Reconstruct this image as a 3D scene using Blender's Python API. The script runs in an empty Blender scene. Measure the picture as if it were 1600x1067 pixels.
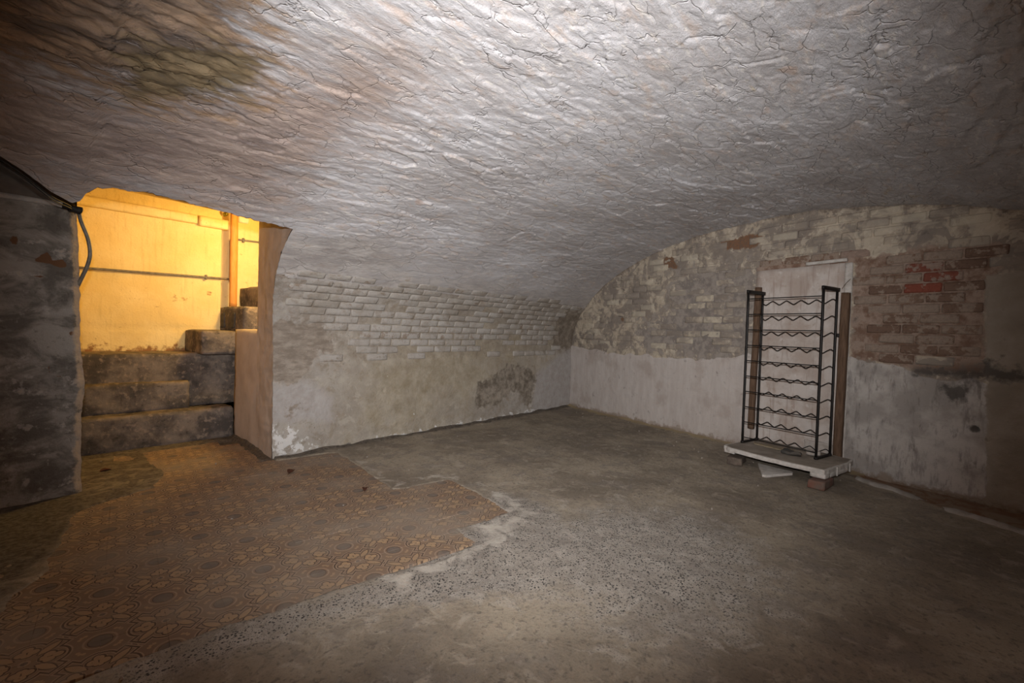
import bpy, math, random
import numpy as np
from mathutils import Matrix, Vector

S = bpy.context.scene
COL = S.collection
# ------------------------------------------------------------------ camera
PITCH, ROLL, YAW, FPX, HC = -0.0232, 0.0302, 0.83544, 714.0, 1.0416
cam_d = bpy.data.cameras.new('camera'); cam = bpy.data.objects.new('camera', cam_d); COL.objects.link(cam)
_f = Vector((math.sin(YAW) * math.cos(PITCH), math.cos(YAW) * math.cos(PITCH), math.sin(PITCH)))
_r = Vector((math.cos(YAW), -math.sin(YAW), 0)); _u = _r.cross(_f)
_r2 = _r * math.cos(ROLL) + _u * math.sin(ROLL); _u2 = _u * math.cos(ROLL) - _r * math.sin(ROLL)
cam.matrix_world = Matrix(((_r2.x, _u2.x, -_f.x, 0), (_r2.y, _u2.y, -_f.y, 0), (_r2.z, _u2.z, -_f.z, HC), (0, 0, 0, 1)))
cam_d.sensor_width = 36.0; cam_d.lens = 36.0 * FPX / 1600.0; cam_d.clip_start = 0.02
S.camera = cam
# ------------------------------------------------------------------ world, lights, exposure
w = bpy.data.worlds.new('world'); S.world = w; w.use_nodes = True
w.node_tree.nodes['Background'].inputs[0].default_value = (0, 0, 0, 1)
def spot(name, loc, aim, energy, color, angle, blend, size, sx=1.0):
    l = bpy.data.lights.new(name, 'SPOT'); l.energy = energy; l.color = color; l.spot_size = math.radians(angle)
    l.spot_blend = blend; l.shadow_soft_size = size
    o = bpy.data.objects.new(name, l); COL.objects.link(o); o.location = loc
    o.rotation_euler = (Vector(aim) - Vector(loc)).to_track_quat('-Z', 'Y').to_euler(); o.scale = (sx, 1, 1)
    return o
def point(name, loc, energy, color, size):
    l = bpy.data.lights.new(name, 'POINT'); l.energy = energy; l.color = color; l.shadow_soft_size = size
    o = bpy.data.objects.new(name, l); COL.objects.link(o); o.location = loc
    return o
FL = (-0.02, -0.01, HC + 0.17)                       # the flash sitting on top of the camera
FAIM = Vector(FL) + _f + Vector((0, 0, 0.05))
spot('camera_flash', FL, FAIM, 590.0, (1.0, 0.98, 0.965), 98.5, 1.0, 0.03, 1.08)
point('stair_bulb', (1.64, 4.34, 1.90), 60.0, (1.0, 0.64, 0.19), 0.10)          # bulb over the upper stairs, hidden by the jamb
point('room_bulb', (-0.75, -0.75, 1.62), 17.0, (1.0, 0.44, 0.17), 0.05)           # weak bulb behind the photographer
S.view_settings.view_transform = 'Standard'; S.view_settings.look = 'None'
S.view_settings.exposure = 0.0; S.view_settings.gamma = 1.0; S.view_settings.use_curve_mapping = False
S.cycles.use_denoising = True; S.cycles.max_bounces = 5; S.cycles.diffuse_bounces = 4; S.cycles.glossy_bounces = 2; S.cycles.adaptive_threshold = 0.04; S.cycles.adaptive_min_samples = 12

# ------------------------------------------------------------------ numpy noise
_rng = np.random.default_rng(7)
_perm = _rng.permutation(256).astype(np.int64); _perm = np.r_[_perm, _perm, _perm]
_g3 = _rng.normal(size=(256, 3)); _g3 /= np.linalg.norm(_g3, axis=1)[:, None]
def pn(x, y, z=0.0):
    """3-D gradient noise, about -1..1"""
    x, y, z = np.broadcast_arrays(np.asarray(x, float), np.asarray(y, float), np.asarray(z, float))
    xi, yi, zi = np.floor(x).astype(np.int64), np.floor(y).astype(np.int64), np.floor(z).astype(np.int64)
    xf, yf, zf = x - xi, y - yi, z - zi
    fade = lambda t: t * t * t * (t * (t * 6 - 15) + 10)
    u, v, k = fade(xf), fade(yf), fade(zf)
    def g(a, b, c):
        h = _perm[_perm[_perm[(xi + a) & 255] + ((yi + b) & 255)] + ((zi + c) & 255)]
        G = _g3[h]
        return G[..., 0] * (xf - a) + G[..., 1] * (yf - b) + G[..., 2] * (zf - c)
    L = lambda a, b, t: a + (b - a) * t
    return 1.6 * L(L(L(g(0,0,0), g(1,0,0), u), L(g(0,1,0), g(1,1,0), u), v), L(L(g(0,0,1), g(1,0,1), u), L(g(0,1,1), g(1,1,1), u), v), k)
def fbm(x, y, z=0.0, o=4, g=0.5):
    s, a, f = 0, 1.0, 1.0
    for i in range(o):
        s = s + a * pn(x * f + 17.3 * i, y * f - 9.1 * i, z * f + 5.7 * i); a *= g; f *= 2.03
    return s
def hsh(a, b, k=0):
    h = _perm[(_perm[(a.astype(np.int64) + k * 37) & 255] + (b.astype(np.int64) & 255)) & 511]
    h2 = _perm[(h + 91 + k * 13 + (b.astype(np.int64) * 7 & 255)) & 511]
    return (h * 256 + h2) / 65535.0
def vor(x, y, jit=0.9):
    """F1, F2-F1, id a, id b, offset to the cell point"""
    xi, yi = np.floor(x), np.floor(y)
    b1 = np.full(x.shape, 9e9); b2 = b1.copy(); ia = xi * 0; ib = yi * 0; ox = xi * 0; oy = yi * 0
    for a in (-1, 0, 1):
        for b in (-1, 0, 1):
            cx, cy = xi + a, yi + b
            px = cx + 0.5 + (hsh(cx, cy, 1) - 0.5) * jit - x; py = cy + 0.5 + (hsh(cx, cy, 2) - 0.5) * jit - y
            d = np.hypot(px, py); m = d < b1
            b2 = np.where(m, b1, np.minimum(b2, d)); ia = np.where(m, cx, ia); ib = np.where(m, cy, ib)
            ox = np.where(m, -px, ox); oy = np.where(m, -py, oy); b1 = np.where(m, d, b1)
    return b1, b2 - b1, ia, ib, ox, oy
def sst(a, b, x):
    t = np.clip((x - a) / (b - a), 0, 1); return t * t * (3 - 2 * t)
def sdpoly(px, py, poly):
    """signed distance to a polygon, negative inside"""
    poly = np.asarray(poly, float); n = len(poly); d = np.full(px.shape, 9e9); ins = np.zeros(px.shape, bool)
    for i in range(n):
        ax, ay = poly[i]; bx, by = poly[(i + 1) % n]
        ex, ey = bx - ax, by - ay; wx, wy = px - ax, py - ay
        t = np.clip((wx * ex + wy * ey) / (ex * ex + ey * ey + 1e-12), 0, 1)
        d = np.minimum(d, (wx - ex * t) ** 2 + (wy - ey * t) ** 2)
        c = ((ay > py) != (by > py)) & (px < ex * (py - ay) / (ey + (1e-12 if abs(ey) < 1e-12 else 0)) + ax)
        ins ^= c
    return np.where(ins, -1, 1) * np.sqrt(d)
def pmask(px, py, poly, soft=0.06):
    """0..1, 0.5 on the outline; the ragged flake edge is cut later by noise in the material"""
    return np.clip(0.5 - sdpoly(px, py, poly) / (2 * soft), 0, 1)

# ------------------------------------------------------------------ material helpers
class NT:
    def __init__(s, name):
        s.m = bpy.data.materials.new(name); s.m.use_nodes = True; s.t = s.m.node_tree
        s.b = s.t.nodes['Principled BSDF']; s.b.inputs['Roughness'].default_value = 0.9
        s.b.inputs['Specular IOR Level'].default_value = 0.25
    def n(s, k): return s.t.nodes.new(k)
    def put(s, sock, v):
        if isinstance(v, bpy.types.NodeSocket): s.t.links.new(v, sock)
        elif isinstance(v, (tuple, list)) and sock.type == 'RGBA': sock.default_value = (*v[:3], 1)
        else: sock.default_value = v
    def pos(s, scale=(1, 1, 1)):
        g = s.n('ShaderNodeNewGeometry').outputs['Position']
        if scale == (1, 1, 1): return g
        v = s.n('ShaderNodeVectorMath'); v.operation = 'MULTIPLY'; s.put(v.inputs[0], g); v.inputs[1].default_value = scale
        return v.outputs[0]
    def obj(s, scale=(1, 1, 1)):
        g = s.n('ShaderNodeTexCoord').outputs['Object']
        v = s.n('ShaderNodeVectorMath'); v.operation = 'MULTIPLY'; s.put(v.inputs[0], g); v.inputs[1].default_value = scale
        return v.outputs[0]
    def noise(s, vec, sc, det=4, ro=0.55, dist=0.0):
        k = s.n('ShaderNodeTexNoise'); s.put(k.inputs['Vector'], vec); k.inputs['Scale'].default_value = sc
        k.inputs['Detail'].default_value = det; k.inputs['Roughness'].default_value = ro; k.inputs['Distortion'].default_value = dist
        return k.outputs['Fac']
    def vor(s, vec, sc, feat='F1', out='Distance'):
        k = s.n('ShaderNodeTexVoronoi'); k.feature = feat; s.put(k.inputs['Vector'], vec); k.inputs['Scale'].default_value = sc
        return k.outputs[out]
    def ma(s, op, a, b=0.0, c=0.0):
        k = s.n('ShaderNodeMath'); k.operation = op
        s.put(k.inputs[0], a); s.put(k.inputs[1], b); s.put(k.inputs[2], c)
        return k.outputs[0]
    def rng(s, v, a, b, c=0.0, d=1.0):
        k = s.n('ShaderNodeMapRange'); k.interpolation_type = 'SMOOTHSTEP'
        s.put(k.inputs[0], v); k.inputs[1].default_value = a; k.inputs[2].default_value = b; k.inputs[3].default_value = c; k.inputs[4].default_value = d
        return k.outputs[0]
    def mix(s, f, a, b, mode='MIX'):
        k = s.n('ShaderNodeMix'); k.data_type = 'RGBA'; k.blend_type = mode
        s.put(k.inputs[0], f); s.put(k.inputs[6], a); s.put(k.inputs[7], b)
        return k.outputs[2]
    def attr(s, name):
        k = s.n('ShaderNodeAttribute'); k.attribute_name = name; return k.outputs['Fac']
    def flake(s, name, noise, amp=0.7, sharp=9.0):
        """mask attribute with its edge broken up by noise"""
        v = s.ma('ADD', s.ma('SUBTRACT', s.attr(name), 0.5), s.ma('MULTIPLY', s.ma('SUBTRACT', noise, 0.5), amp))
        k = s.n('ShaderNodeMath'); k.operation = 'MULTIPLY_ADD'; k.use_clamp = True
        s.put(k.inputs[0], v); k.inputs[1].default_value = sharp; k.inputs[2].default_value = 0.5
        return k.outputs[0]
    def bump(s, h, strength=0.5, dist=0.01):
        k = s.n('ShaderNodeBump'); k.inputs['Strength'].default_value = strength; k.inputs['Distance'].default_value = dist
        s.put(k.inputs['Height'], h); s.t.links.new(k.outputs[0], s.b.inputs['Normal'])
    def col(s, c): s.put(s.b.inputs['Base Color'], c)
    def rough(s, v): s.put(s.b.inputs['Roughness'], v)

def plain(name, c1, c2, sc=30.0, rough=0.85, metal=0.0, bump=0.3, scale=(1, 1, 1), local=True, spec=0.25):
    k = NT(name); v = k.obj(scale) if local else k.pos(scale)
    n = k.noise(v, sc, 5, 0.6); k.col(k.mix(k.rng(n, 0.3, 0.7), c1, c2)); k.rough(rough)
    k.b.inputs['Metallic'].default_value = metal; k.b.inputs['Specular IOR Level'].default_value = spec
    if bump: k.bump(k.noise(v, sc * 2.3, 5, 0.6), bump, 0.004)
    return k.m

# ---- limewash of the vault
def mat_vault():
    k = NT('limewashed_vault'); p = k.pos(); ps = k.pos((0.45, 1.0, 1.0))
    a = k.noise(ps, 3.2, 6, 0.62); b = k.noise(ps, 16, 6, 0.65); c = k.noise(p, 70, 4, 0.6); e = k.noise(p, 1.1, 3, 0.5)
    col = k.mix(k.rng(a, 0.32, 0.68), (0.415, 0.395, 0.40), (0.535, 0.53, 0.555))
    fs = k.noise(k.pos((0.35, 1.0, 1.0)), 34, 6, 0.7)
    col = k.mix(k.rng(b, 0.52, 0.70, 0, 0.8), col, (0.50, 0.415, 0.37))
    col = k.mix(k.rng(fs, 0.54, 0.66, 0, 0.6), col, (0.70, 0.66, 0.61))
    col = k.mix(k.rng(fs, 0.44, 0.34, 0, 0.55), col, (0.40, 0.37, 0.36))
    col = k.mix(k.rng(b, 0.30, 0.44, 0.55, 0), col, (0.43, 0.42, 0.44))
    col = k.mix(k.rng(c, 0.6, 0.72, 0, 0.5), col, (0.74, 0.72, 0.70))
    col = k.mix(k.rng(k.noise(ps, 7.5, 5, 0.6), 0.66, 0.74, 0, 0.6), col, (0.50, 0.40, 0.25))
    col = k.mix(k.rng(k.noise(p, 5.1, 3, 0.5), 0.70, 0.76, 0, 0.4), col, (0.40, 0.24, 0.15))
    n2 = k.noise(k.pos((0.5, 1.6, 1.0)), 9, 6, 0.68)
    br = k.mix(k.rng(n2, 0.35, 0.65), (0.085, 0.050, 0.028), (0.33, 0.215, 0.125))
    ol = k.mix(k.rng(n2, 0.3, 0.7), (0.10, 0.075, 0.038), (0.215, 0.165, 0.09))
    pk = k.mix(k.rng(n2, 0.3, 0.7), (0.20, 0.145, 0.125), (0.40, 0.315, 0.27))
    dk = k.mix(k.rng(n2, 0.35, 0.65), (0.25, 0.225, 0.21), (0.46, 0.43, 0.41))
    col = k.mix(k.ma('MULTIPLY', k.flake('low_grey', n2, 1.0, 2.5), 0.85), col, dk)
    col = k.mix(k.ma('MULTIPLY', k.flake('pink', n2, 1.0, 2.5), 0.9), col, pk)
    col = k.mix(k.ma('MULTIPLY', k.flake('brown', n2, 2.2, 2.6), 0.85), col, br)
    col = k.mix(k.ma('MULTIPLY', k.flake('olive', n2, 1.8, 2.6), 0.8), col, ol)
    k.col(col); k.rough(k.rng(b, 0.3, 0.7, 0.62, 0.9)); k.b.inputs['Specular IOR Level'].default_value = 0.35
    wv = k.n('ShaderNodeVectorMath'); wv.operation = 'MULTIPLY_ADD'; nz = k.n('ShaderNodeTexNoise'); k.put(nz.inputs['Vector'], p); nz.inputs['Scale'].default_value = 9; nz.inputs['Detail'].default_value = 4
    k.put(wv.inputs[0], nz.outputs['Color']); wv.inputs[1].default_value = (0.10, 0.09, 0.09); k.put(wv.inputs[2], k.pos((0.42, 1.0, 1.0)))
    ed = k.vor(wv.outputs[0], 11.0, 'DISTANCE_TO_EDGE'); cc = k.n('ShaderNodeTexVoronoi'); k.put(cc.inputs['Vector'], wv.outputs[0]); cc.inputs['Scale'].default_value = 11.0
    sx = k.n('ShaderNodeSeparateColor'); k.put(sx.inputs[0], cc.outputs['Color'])
    crack = k.ma('MULTIPLY', k.rng(ed, 0.0, 0.035, -1.0, 0.0), k.rng(k.noise(p, 6, 3), 0.42, 0.60))
    h = k.ma('ADD', k.ma('MULTIPLY', k.noise(k.pos((0.5, 1, 1)), 30, 7, 0.7), 0.75), k.ma('MULTIPLY', k.noise(p, 120, 4, 0.65), 0.25))
    h = k.ma('ADD', h, k.ma('ADD', k.ma('MULTIPLY', sx.outputs[0], 0.35), k.ma('MULTIPLY', crack, 0.4)))
    k.bump(h, 0.9, 0.010)
    return k.m

# ---- back wall: whitewashed brick above, blotchy plaster below
def mat_back(brick=False):
    k = NT('whitewashed_brick' if brick else 'blotchy_back_plaster'); p = k.pos()
    a = k.noise(p, 2.6, 6, 0.62); b = k.noise(p, 13, 6, 0.66); c = k.noise(p, 48, 5, 0.62)
    col = k.mix(k.rng(a, 0.34, 0.66), (0.275, 0.242, 0.205), (0.40, 0.375, 0.35))
    col = k.mix(k.rng(b, 0.50, 0.68, 0, 0.65), col, (0.25, 0.20, 0.15))
    col = k.mix(k.rng(b, 0.36, 0.27, 0, 0.55), col, (0.56, 0.54, 0.52))
    col = k.mix(k.rng(c, 0.62, 0.70, 0, 0.7), col, (0.13, 0.10, 0.08))
    f_ = k.noise(p, 8, 7, 0.72, 0.7)
    col = k.mix(k.rng(f_, 0.53, 0.60, 0, 0.5), col, (0.225, 0.185, 0.14)); col = k.mix(k.rng(f_, 0.44, 0.38, 0, 0.5), col, (0.44, 0.405, 0.35))
    if brick:
        o = k.n('ShaderNodeObjectInfo').outputs['Random']
        col = k.mix(k.ma('ADD', k.ma('MULTIPLY', o, 0.35), 0.1), col, (0.35, 0.328, 0.305))
        col = k.mix(k.rng(k.ma('ADD', k.ma('MULTIPLY', o, 0.35), b), 0.86, 0.93, 0, 0.8), col, (0.23, 0.18, 0.14))
    else:
        oc = k.mix(k.rng(k.noise(p, 7, 6, 0.7), 0.30, 0.70), (0.37, 0.32, 0.24), (0.22, 0.175, 0.105))
        col = k.mix(k.ma('MULTIPLY', k.flake('ochre', a, 2.6, 1.3), 0.75), col, oc)
        gr = k.mix(k.rng(k.noise(k.pos((1, 1, 3)), 9, 6, 0.7), 0.35, 0.65), (0.20, 0.165, 0.135), (0.33, 0.285, 0.24))
        col = k.mix(k.flake('smooth', b, 0.9, 4), col, k.mix(k.rng(b, 0.3, 0.7), (0.40, 0.378, 0.365), (0.33, 0.30, 0.28)))
        col = k.mix(k.flake('grey', b, 1.8, 6), col, gr)
        col = k.mix(k.flake('dark', b, 1.7, 4), col, k.mix(k.rng(k.noise(p, 11, 6, 0.7), 0.35, 0.65), (0.125, 0.103, 0.08), (0.30, 0.26, 0.215)))
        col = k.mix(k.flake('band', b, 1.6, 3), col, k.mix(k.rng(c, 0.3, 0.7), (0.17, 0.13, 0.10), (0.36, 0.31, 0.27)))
        col = k.mix(k.ma('MULTIPLY', k.flake('joint', b, 1.8, 3), 0.42), col, (0.20, 0.163, 0.13))
        col = k.mix(k.flake('salt', b, 2.3, 9), col, (0.62, 0.61, 0.60))
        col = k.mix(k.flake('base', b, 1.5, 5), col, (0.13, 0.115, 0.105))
    k.col(col); k.bump(k.ma('ADD', k.ma('MULTIPLY', b, 0.8), k.ma('MULTIPLY', c, 0.6)), 0.9, 0.010)
    return k.m

def upper_coat(k, p, a, b):
    """flaking limewash over the brickwork of the end wall"""
    col = k.mix(k.rng(a, 0.42, 0.58), (0.41, 0.35, 0.275), (0.235, 0.198, 0.165))
    col = k.mix(k.rng(b, 0.52, 0.60, 0, 0.75), col, (0.195, 0.167, 0.145))
    col = k.mix(k.rng(b, 0.43, 0.36, 0, 0.7), col, (0.54, 0.475, 0.385))
    w_ = k.noise(p, 5.5, 5, 0.6, 1.0)
    col = k.mix(k.rng(w_, 0.53, 0.57, 0, 0.75), col, (0.205, 0.175, 0.152))
    col = k.mix(k.rng(w_, 0.44, 0.41, 0, 0.55), col, (0.50, 0.44, 0.355))
    return col
def mat_coated(name, tint, amt):
    k = NT(name); p = k.pos(); a = k.noise(p, 3.3, 6, 0.62); b = k.noise(p, 12, 6, 0.66); c = k.noise(p, 52, 5, 0.62)
    o = k.n('ShaderNodeObjectInfo').outputs['Random']
    col = k.mix(k.ma('MULTIPLY', o, amt), upper_coat(k, p, a, b), tint)
    k.col(col); k.bump(k.ma('ADD', k.ma('MULTIPLY', b, 0.7), k.ma('MULTIPLY', c, 0.5)), 0.7, 0.008)
    return k.m
# ---- right wall: plaster below, flaking limewash and bare brick above
def mat_right():
    k = NT('flaking_right_wall'); p = k.pos()
    a = k.noise(p, 3.3, 6, 0.62); b = k.noise(p, 12, 6, 0.66); c = k.noise(p, 52, 5, 0.62)
    st = k.noise(k.pos((7, 7, 1.6)), 2.5, 5, 0.65)
    col = upper_coat(k, p, a, b)
    gm = k.mix(k.rng(b, 0.4, 0.6), (0.19, 0.165, 0.15), (0.29, 0.255, 0.225))
    col = k.mix(k.flake('grey', b, 2.0, 6), col, gm)
    rd_ = k.mix(k.rng(b, 0.38, 0.62), (0.17, 0.105, 0.075), (0.31, 0.235, 0.19))
    col = k.mix(k.flake('red', b, 1.5, 5), col, rd_)
    pl = k.mix(k.rng(st, 0.35, 0.65), (0.43, 0.385, 0.36), (0.475, 0.435, 0.41))                # lower plaster
    pl = k.mix(k.rng(a, 0.50, 0.66, 0, 0.55), pl, (0.33, 0.275, 0.24))
    pl = k.mix(k.rng(c, 0.66, 0.72, 0, 0.5), pl, (0.20, 0.17, 0.15))
    p2 = k.mix(k.rng(a, 0.4, 0.6), (0.46, 0.43, 0.405), (0.31, 0.285, 0.265))                     # right of the rack: scuffed grey
    p2 = k.mix(k.rng(st, 0.52, 0.68, 0, 0.65), p2, (0.17, 0.155, 0.145))
    p2 = k.mix(k.rng(k.noise(k.pos((3, 3, 1)), 8, 6, 0.72), 0.54, 0.68, 0, 0.6), p2, (0.14, 0.125, 0.115))
    pl = k.mix(k.flake('scuff', b, 0.8, 4), pl, p2)
    col = k.mix(k.flake('plaster', b, 0.8, 14), col, pl)
    col = k.mix(k.flake('pier', b, 0.7, 8), col, k.mix(k.rng(a, 0.35, 0.65), (0.25, 0.215, 0.175), (0.33, 0.29, 0.245)))
    col = k.mix(k.flake('rust', b, 2.0, 4), col, k.mix(k.rng(c, .4, .6), (0.20, 0.105, 0.06), (0.15, 0.098, 0.068)))
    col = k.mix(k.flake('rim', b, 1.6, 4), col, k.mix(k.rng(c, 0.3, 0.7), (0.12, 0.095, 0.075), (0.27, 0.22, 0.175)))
    col = k.mix(k.ma('MULTIPLY', k.flake('soot_and_hole', b, 2.4, 2.2), 0.85), col, (0.07, 0.063, 0.058))
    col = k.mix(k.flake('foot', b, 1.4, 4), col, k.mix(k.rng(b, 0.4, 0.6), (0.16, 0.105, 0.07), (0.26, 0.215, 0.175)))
    k.col(col); k.bump(k.ma('ADD', k.ma('MULTIPLY', b, 0.7), k.ma('MULTIPLY', c, 0.5)), 0.7, 0.008)
    return k.m

def mat_brick(name, ca, cb, wash, cover):
    """bare brick with remains of limewash; cover = how much wash is left"""
    k = NT(name); p = k.pos(); o = k.n('ShaderNodeObjectInfo').outputs['Random']
    b = k.noise(p, 14, 6, 0.66); c = k.noise(p, 60, 5, 0.62)
    col = k.mix(k.ma('MULTIPLY', o, 0.9), ca, cb)
    col = k.mix(k.rng(c, 0.5, 0.7, 0, 0.5), col, tuple(x * 0.45 for x in ca))
    t = 0.62 - cover * 0.3
    m = k.rng(k.ma('ADD', b, k.ma('MULTIPLY', k.ma('SUBTRACT', o, 0.5), 0.22)), t, t + 0.05)
    col = k.mix(m, col, k.mix(k.rng(c, 0.3, 0.7), wash, tuple(x * 0.78 for x in wash)))
    k.col(col); k.bump(k.ma('ADD', k.ma('MULTIPLY', b, 0.6), k.ma('MULTIPLY', c, 0.6)), 0.8, 0.006)
    return k.m

# ---- screed floor
def mat_floor():
    k = NT('worn_screed'); p = k.pos()
    a = k.noise(k.pos((1, 1, 0.2)), 1.5, 6, 0.62); b = k.noise(p, 9, 6, 0.66, 0.8); c = k.noise(p, 42, 5, 0.65)
    col = k.mix(k.rng(a, 0.36, 0.64), (0.185, 0.153, 0.118), (0.315, 0.268, 0.205))
    m_ = k.noise(k.pos((1, 1, .2)), 4.2, 6, 0.7, 0.6); col = k.mix(k.rng(m_, 0.5, 0.62, 0, 0.7), col, (0.20, 0.172, 0.145)); col = k.mix(k.rng(b, 0.52, 0.66, 0, 0.6), col, (0.37, 0.325, 0.265))
    col = k.mix(k.rng(b, 0.42, 0.32, 0, 0.55), col, (0.15, 0.125, 0.105))
    col = k.mix(k.rng(c, 0.54, 0.66, 0, 0.65), col, (0.115, 0.097, 0.082)); col = k.mix(k.rng(k.noise(k.pos((1, 0.35, 1)), 17, 5, 0.7, 0.5), 0.58, 0.68, 0, 0.55), col, (0.36, 0.315, 0.25))
    sv = k.vor(k.pos((1, 1, 0.3)), 85); sp = k.ma('MAXIMUM', k.ma('MULTIPLY', k.rng(sv, 0.42, 0.26), k.rng(k.noise(p, 26, 3), 0.40, 0.50)), k.rng(k.vor(k.pos((1, 1.3, 0.3)), 150), 0.34, 0.18))
    gsp = k.mix(k.rng(b, 0.3, 0.7), (0.24, 0.215, 0.19), (0.345, 0.315, 0.28))
    col = k.mix(k.ma('MULTIPLY', k.flake('speck', b, 0.9, 3), 0.8), col, gsp)
    col = k.mix(k.ma('MULTIPLY', sp, k.ma('ADD', k.ma('MULTIPLY', k.flake('speck', b, 1.0, 3), 0.85), 0.16)), col, (0.045, 0.042, 0.04))
    col = k.mix(k.flake('pale', b, 1.2, 3.5), col, (0.42, 0.385, 0.335))
    col = k.mix(k.flake('dirt', b, 1.3, 3.0), col, k.mix(k.rng(c, 0.35, 0.65), (0.06, 0.050, 0.042), (0.135, 0.112, 0.09)))
    col = k.mix(k.flake('earth', b, 1.0, 4.0), col, k.mix(k.rng(b, 0.4, 0.6), (0.19, 0.10, 0.055), (0.24, 0.18, 0.13)))
    col = k.mix(k.flake('ochre', b, 1.3, 3.0), col, (0.31, 0.245, 0.15))
    k.col(col); k.rough(0.88)
    k.bump(k.ma('ADD', k.ma('MULTIPLY', b, 0.55), k.ma('MULTIPLY', c, 0.5)), 0.9, 0.009)
    return k.m

# ---- patterned cement tile: quarter medallions in two corners, quarter discs in the other two
def mat_tile():
    k = NT('patterned_cement_tile'); M = k.ma
    sep = k.n('ShaderNodeSeparateXYZ'); k.put(sep.inputs[0], k.n('ShaderNodeTexCoord').outputs['Object'])
    x0, y0 = M('DIVIDE', sep.outputs[0], 0.17), M('DIVIDE', sep.outputs[1], 0.17)            # -0.5..0.5
    sgn = M('SIGN', M('SUBTRACT', 0.0, M('ADD', x0, y0)))
    x = M('ADD', M('MULTIPLY', x0, sgn), 0.5); y = M('ADD', M('MULTIPLY', y0, sgn), 0.5)      # medallion at the origin
    def L(ax, ay): return M('SQRT', M('ADD', M('MULTIPLY', ax, ax), M('MULTIPLY', ay, ay)))
    def disc(cx, cy, r, px=x, py=y): return M('SUBTRACT', L(M('SUBTRACT', px, cx), M('SUBTRACT', py, cy)), r)
    def mn(*a):
        v = a[0]
        for b in a[1:]: v = M('MINIMUM', v, b)
        return v
    lo, hi = M('MINIMUM', x, y), M('MAXIMUM', x, y)                                          # fold on the diagonal: axis leaf along hi
    alo = M('ABSOLUTE', lo)
    leaf = mn(disc(0.43, 0.0, 0.075, hi, alo), disc(0.315, 0.085, 0.078, hi, alo), disc(0.24, 0.02, 0.05, hi, alo))
    dg = M('MULTIPLY', M('ADD', x, y), 0.70711); dp = M('ABSOLUTE', M('MULTIPLY', M('SUBTRACT', x, y), 0.70711))
    tt = M('DIVIDE', M('SUBTRACT', dg, 0.42), 0.21)
    wid = M('MULTIPLY', M('MAXIMUM', M('SUBTRACT', 1.0, M('MULTIPLY', tt, tt)), 0.0), 0.068)
    vesica = M('MAXIMUM', M('SUBTRACT', dp, wid), M('SUBTRACT', M('ABSOLUTE', tt), 1.0))
    frame = mn(disc(0.31, 0.0, 0.235, hi, alo), M('MAXIMUM', M('SUBTRACT', dp, 0.105), M('SUBTRACT', dg, 0.61)))
    barx = M('ABSOLUTE', M('SUBTRACT', x, 0.5)); bary = M('SUBTRACT', M('ABSOLUTE', M('SUBTRACT', y, 0.5)), 0.17)
    barw = lambda wd: M('MAXIMUM', M('SUBTRACT', barx, wd), bary)
    lt = lambda v, t: M('LESS_THAN', v, t)
    def ring(v, a, b): return M('MULTIPLY', M('GREATER_THAN', v, a), M('LESS_THAN', v, b))
    dc = mn(disc(1.0, 0.0, 0.0), disc(0.0, 1.0, 0.0))
    heart = mn(disc(0.80, 0.30, 0.035), disc(0.70, 0.22, 0.035), disc(0.735, 0.285, 0.04), disc(0.30, 0.80, 0.035), disc(0.22, 0.70, 0.035), disc(0.285, 0.735, 0.04))
    pos = k.pos(); n1 = k.noise(pos, 26, 5, 0.6); n2 = k.noise(pos, 2.2, 4, 0.6); n3 = k.noise(pos, 90, 3, 0.6)
    base, tan, dark, light, grey = (0.185, 0.118, 0.078), (0.335, 0.222, 0.128), (0.058, 0.034, 0.024), (0.30, 0.212, 0.145), (0.125, 0.100, 0.085)
    c = k.mix(lt(heart, 0.0), base, tan)
    c = k.mix(ring(dc, 0.225, 0.26), c, light); c = k.mix(lt(dc, 0.19), c, dark); c = k.mix(lt(dc, 0.172), c, grey)
    c = k.mix(lt(barw(0.062), 0.0), c, light); c = k.mix(lt(barw(0.034), 0.0), c, dark)
    c = k.mix(ring(frame, 0.0, 0.085), c, light); c = k.mix(ring(frame, 0.022, 0.058), c, dark)
    c = k.mix(lt(frame, 0.0), c, (0.205, 0.135, 0.09))
    c = k.mix(lt(vesica, 0.024), c, dark); c = k.mix(lt(vesica, 0.0), c, tan)
    c = k.mix(lt(leaf, 0.040), c, light)
    c = k.mix(M('MULTIPLY', lt(leaf, 0.030), M('GREATER_THAN', leaf, 0.0)), c, dark); c = k.mix(lt(leaf, 0.0), c, tan)
    c = k.mix(ring(disc(0, 0, 0), 0.05, 0.085), c, light); c = k.mix(lt(disc(0, 0, 0), 0.05), c, grey)
    o = k.n('ShaderNodeObjectInfo').outputs['Random']
    c = k.mix(k.ma('MULTIPLY', o, 0.22), c, (0.22, 0.165, 0.125))
    c = k.mix(k.rng(n1, 0.45, 0.75, 0.0, 0.55), c, (0.20, 0.150, 0.112))
    c = k.mix(k.rng(n2, 0.42, 0.68, 0.04, 0.62), c, (0.245, 0.205, 0.165))
    c = k.mix(k.rng(n3, 0.66, 0.74, 0, 0.5), c, (0.09, 0.07, 0.055))
    k.col(c); k.rough(0.78); k.bump(n1, 0.25, 0.003)
    return k.m

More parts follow.
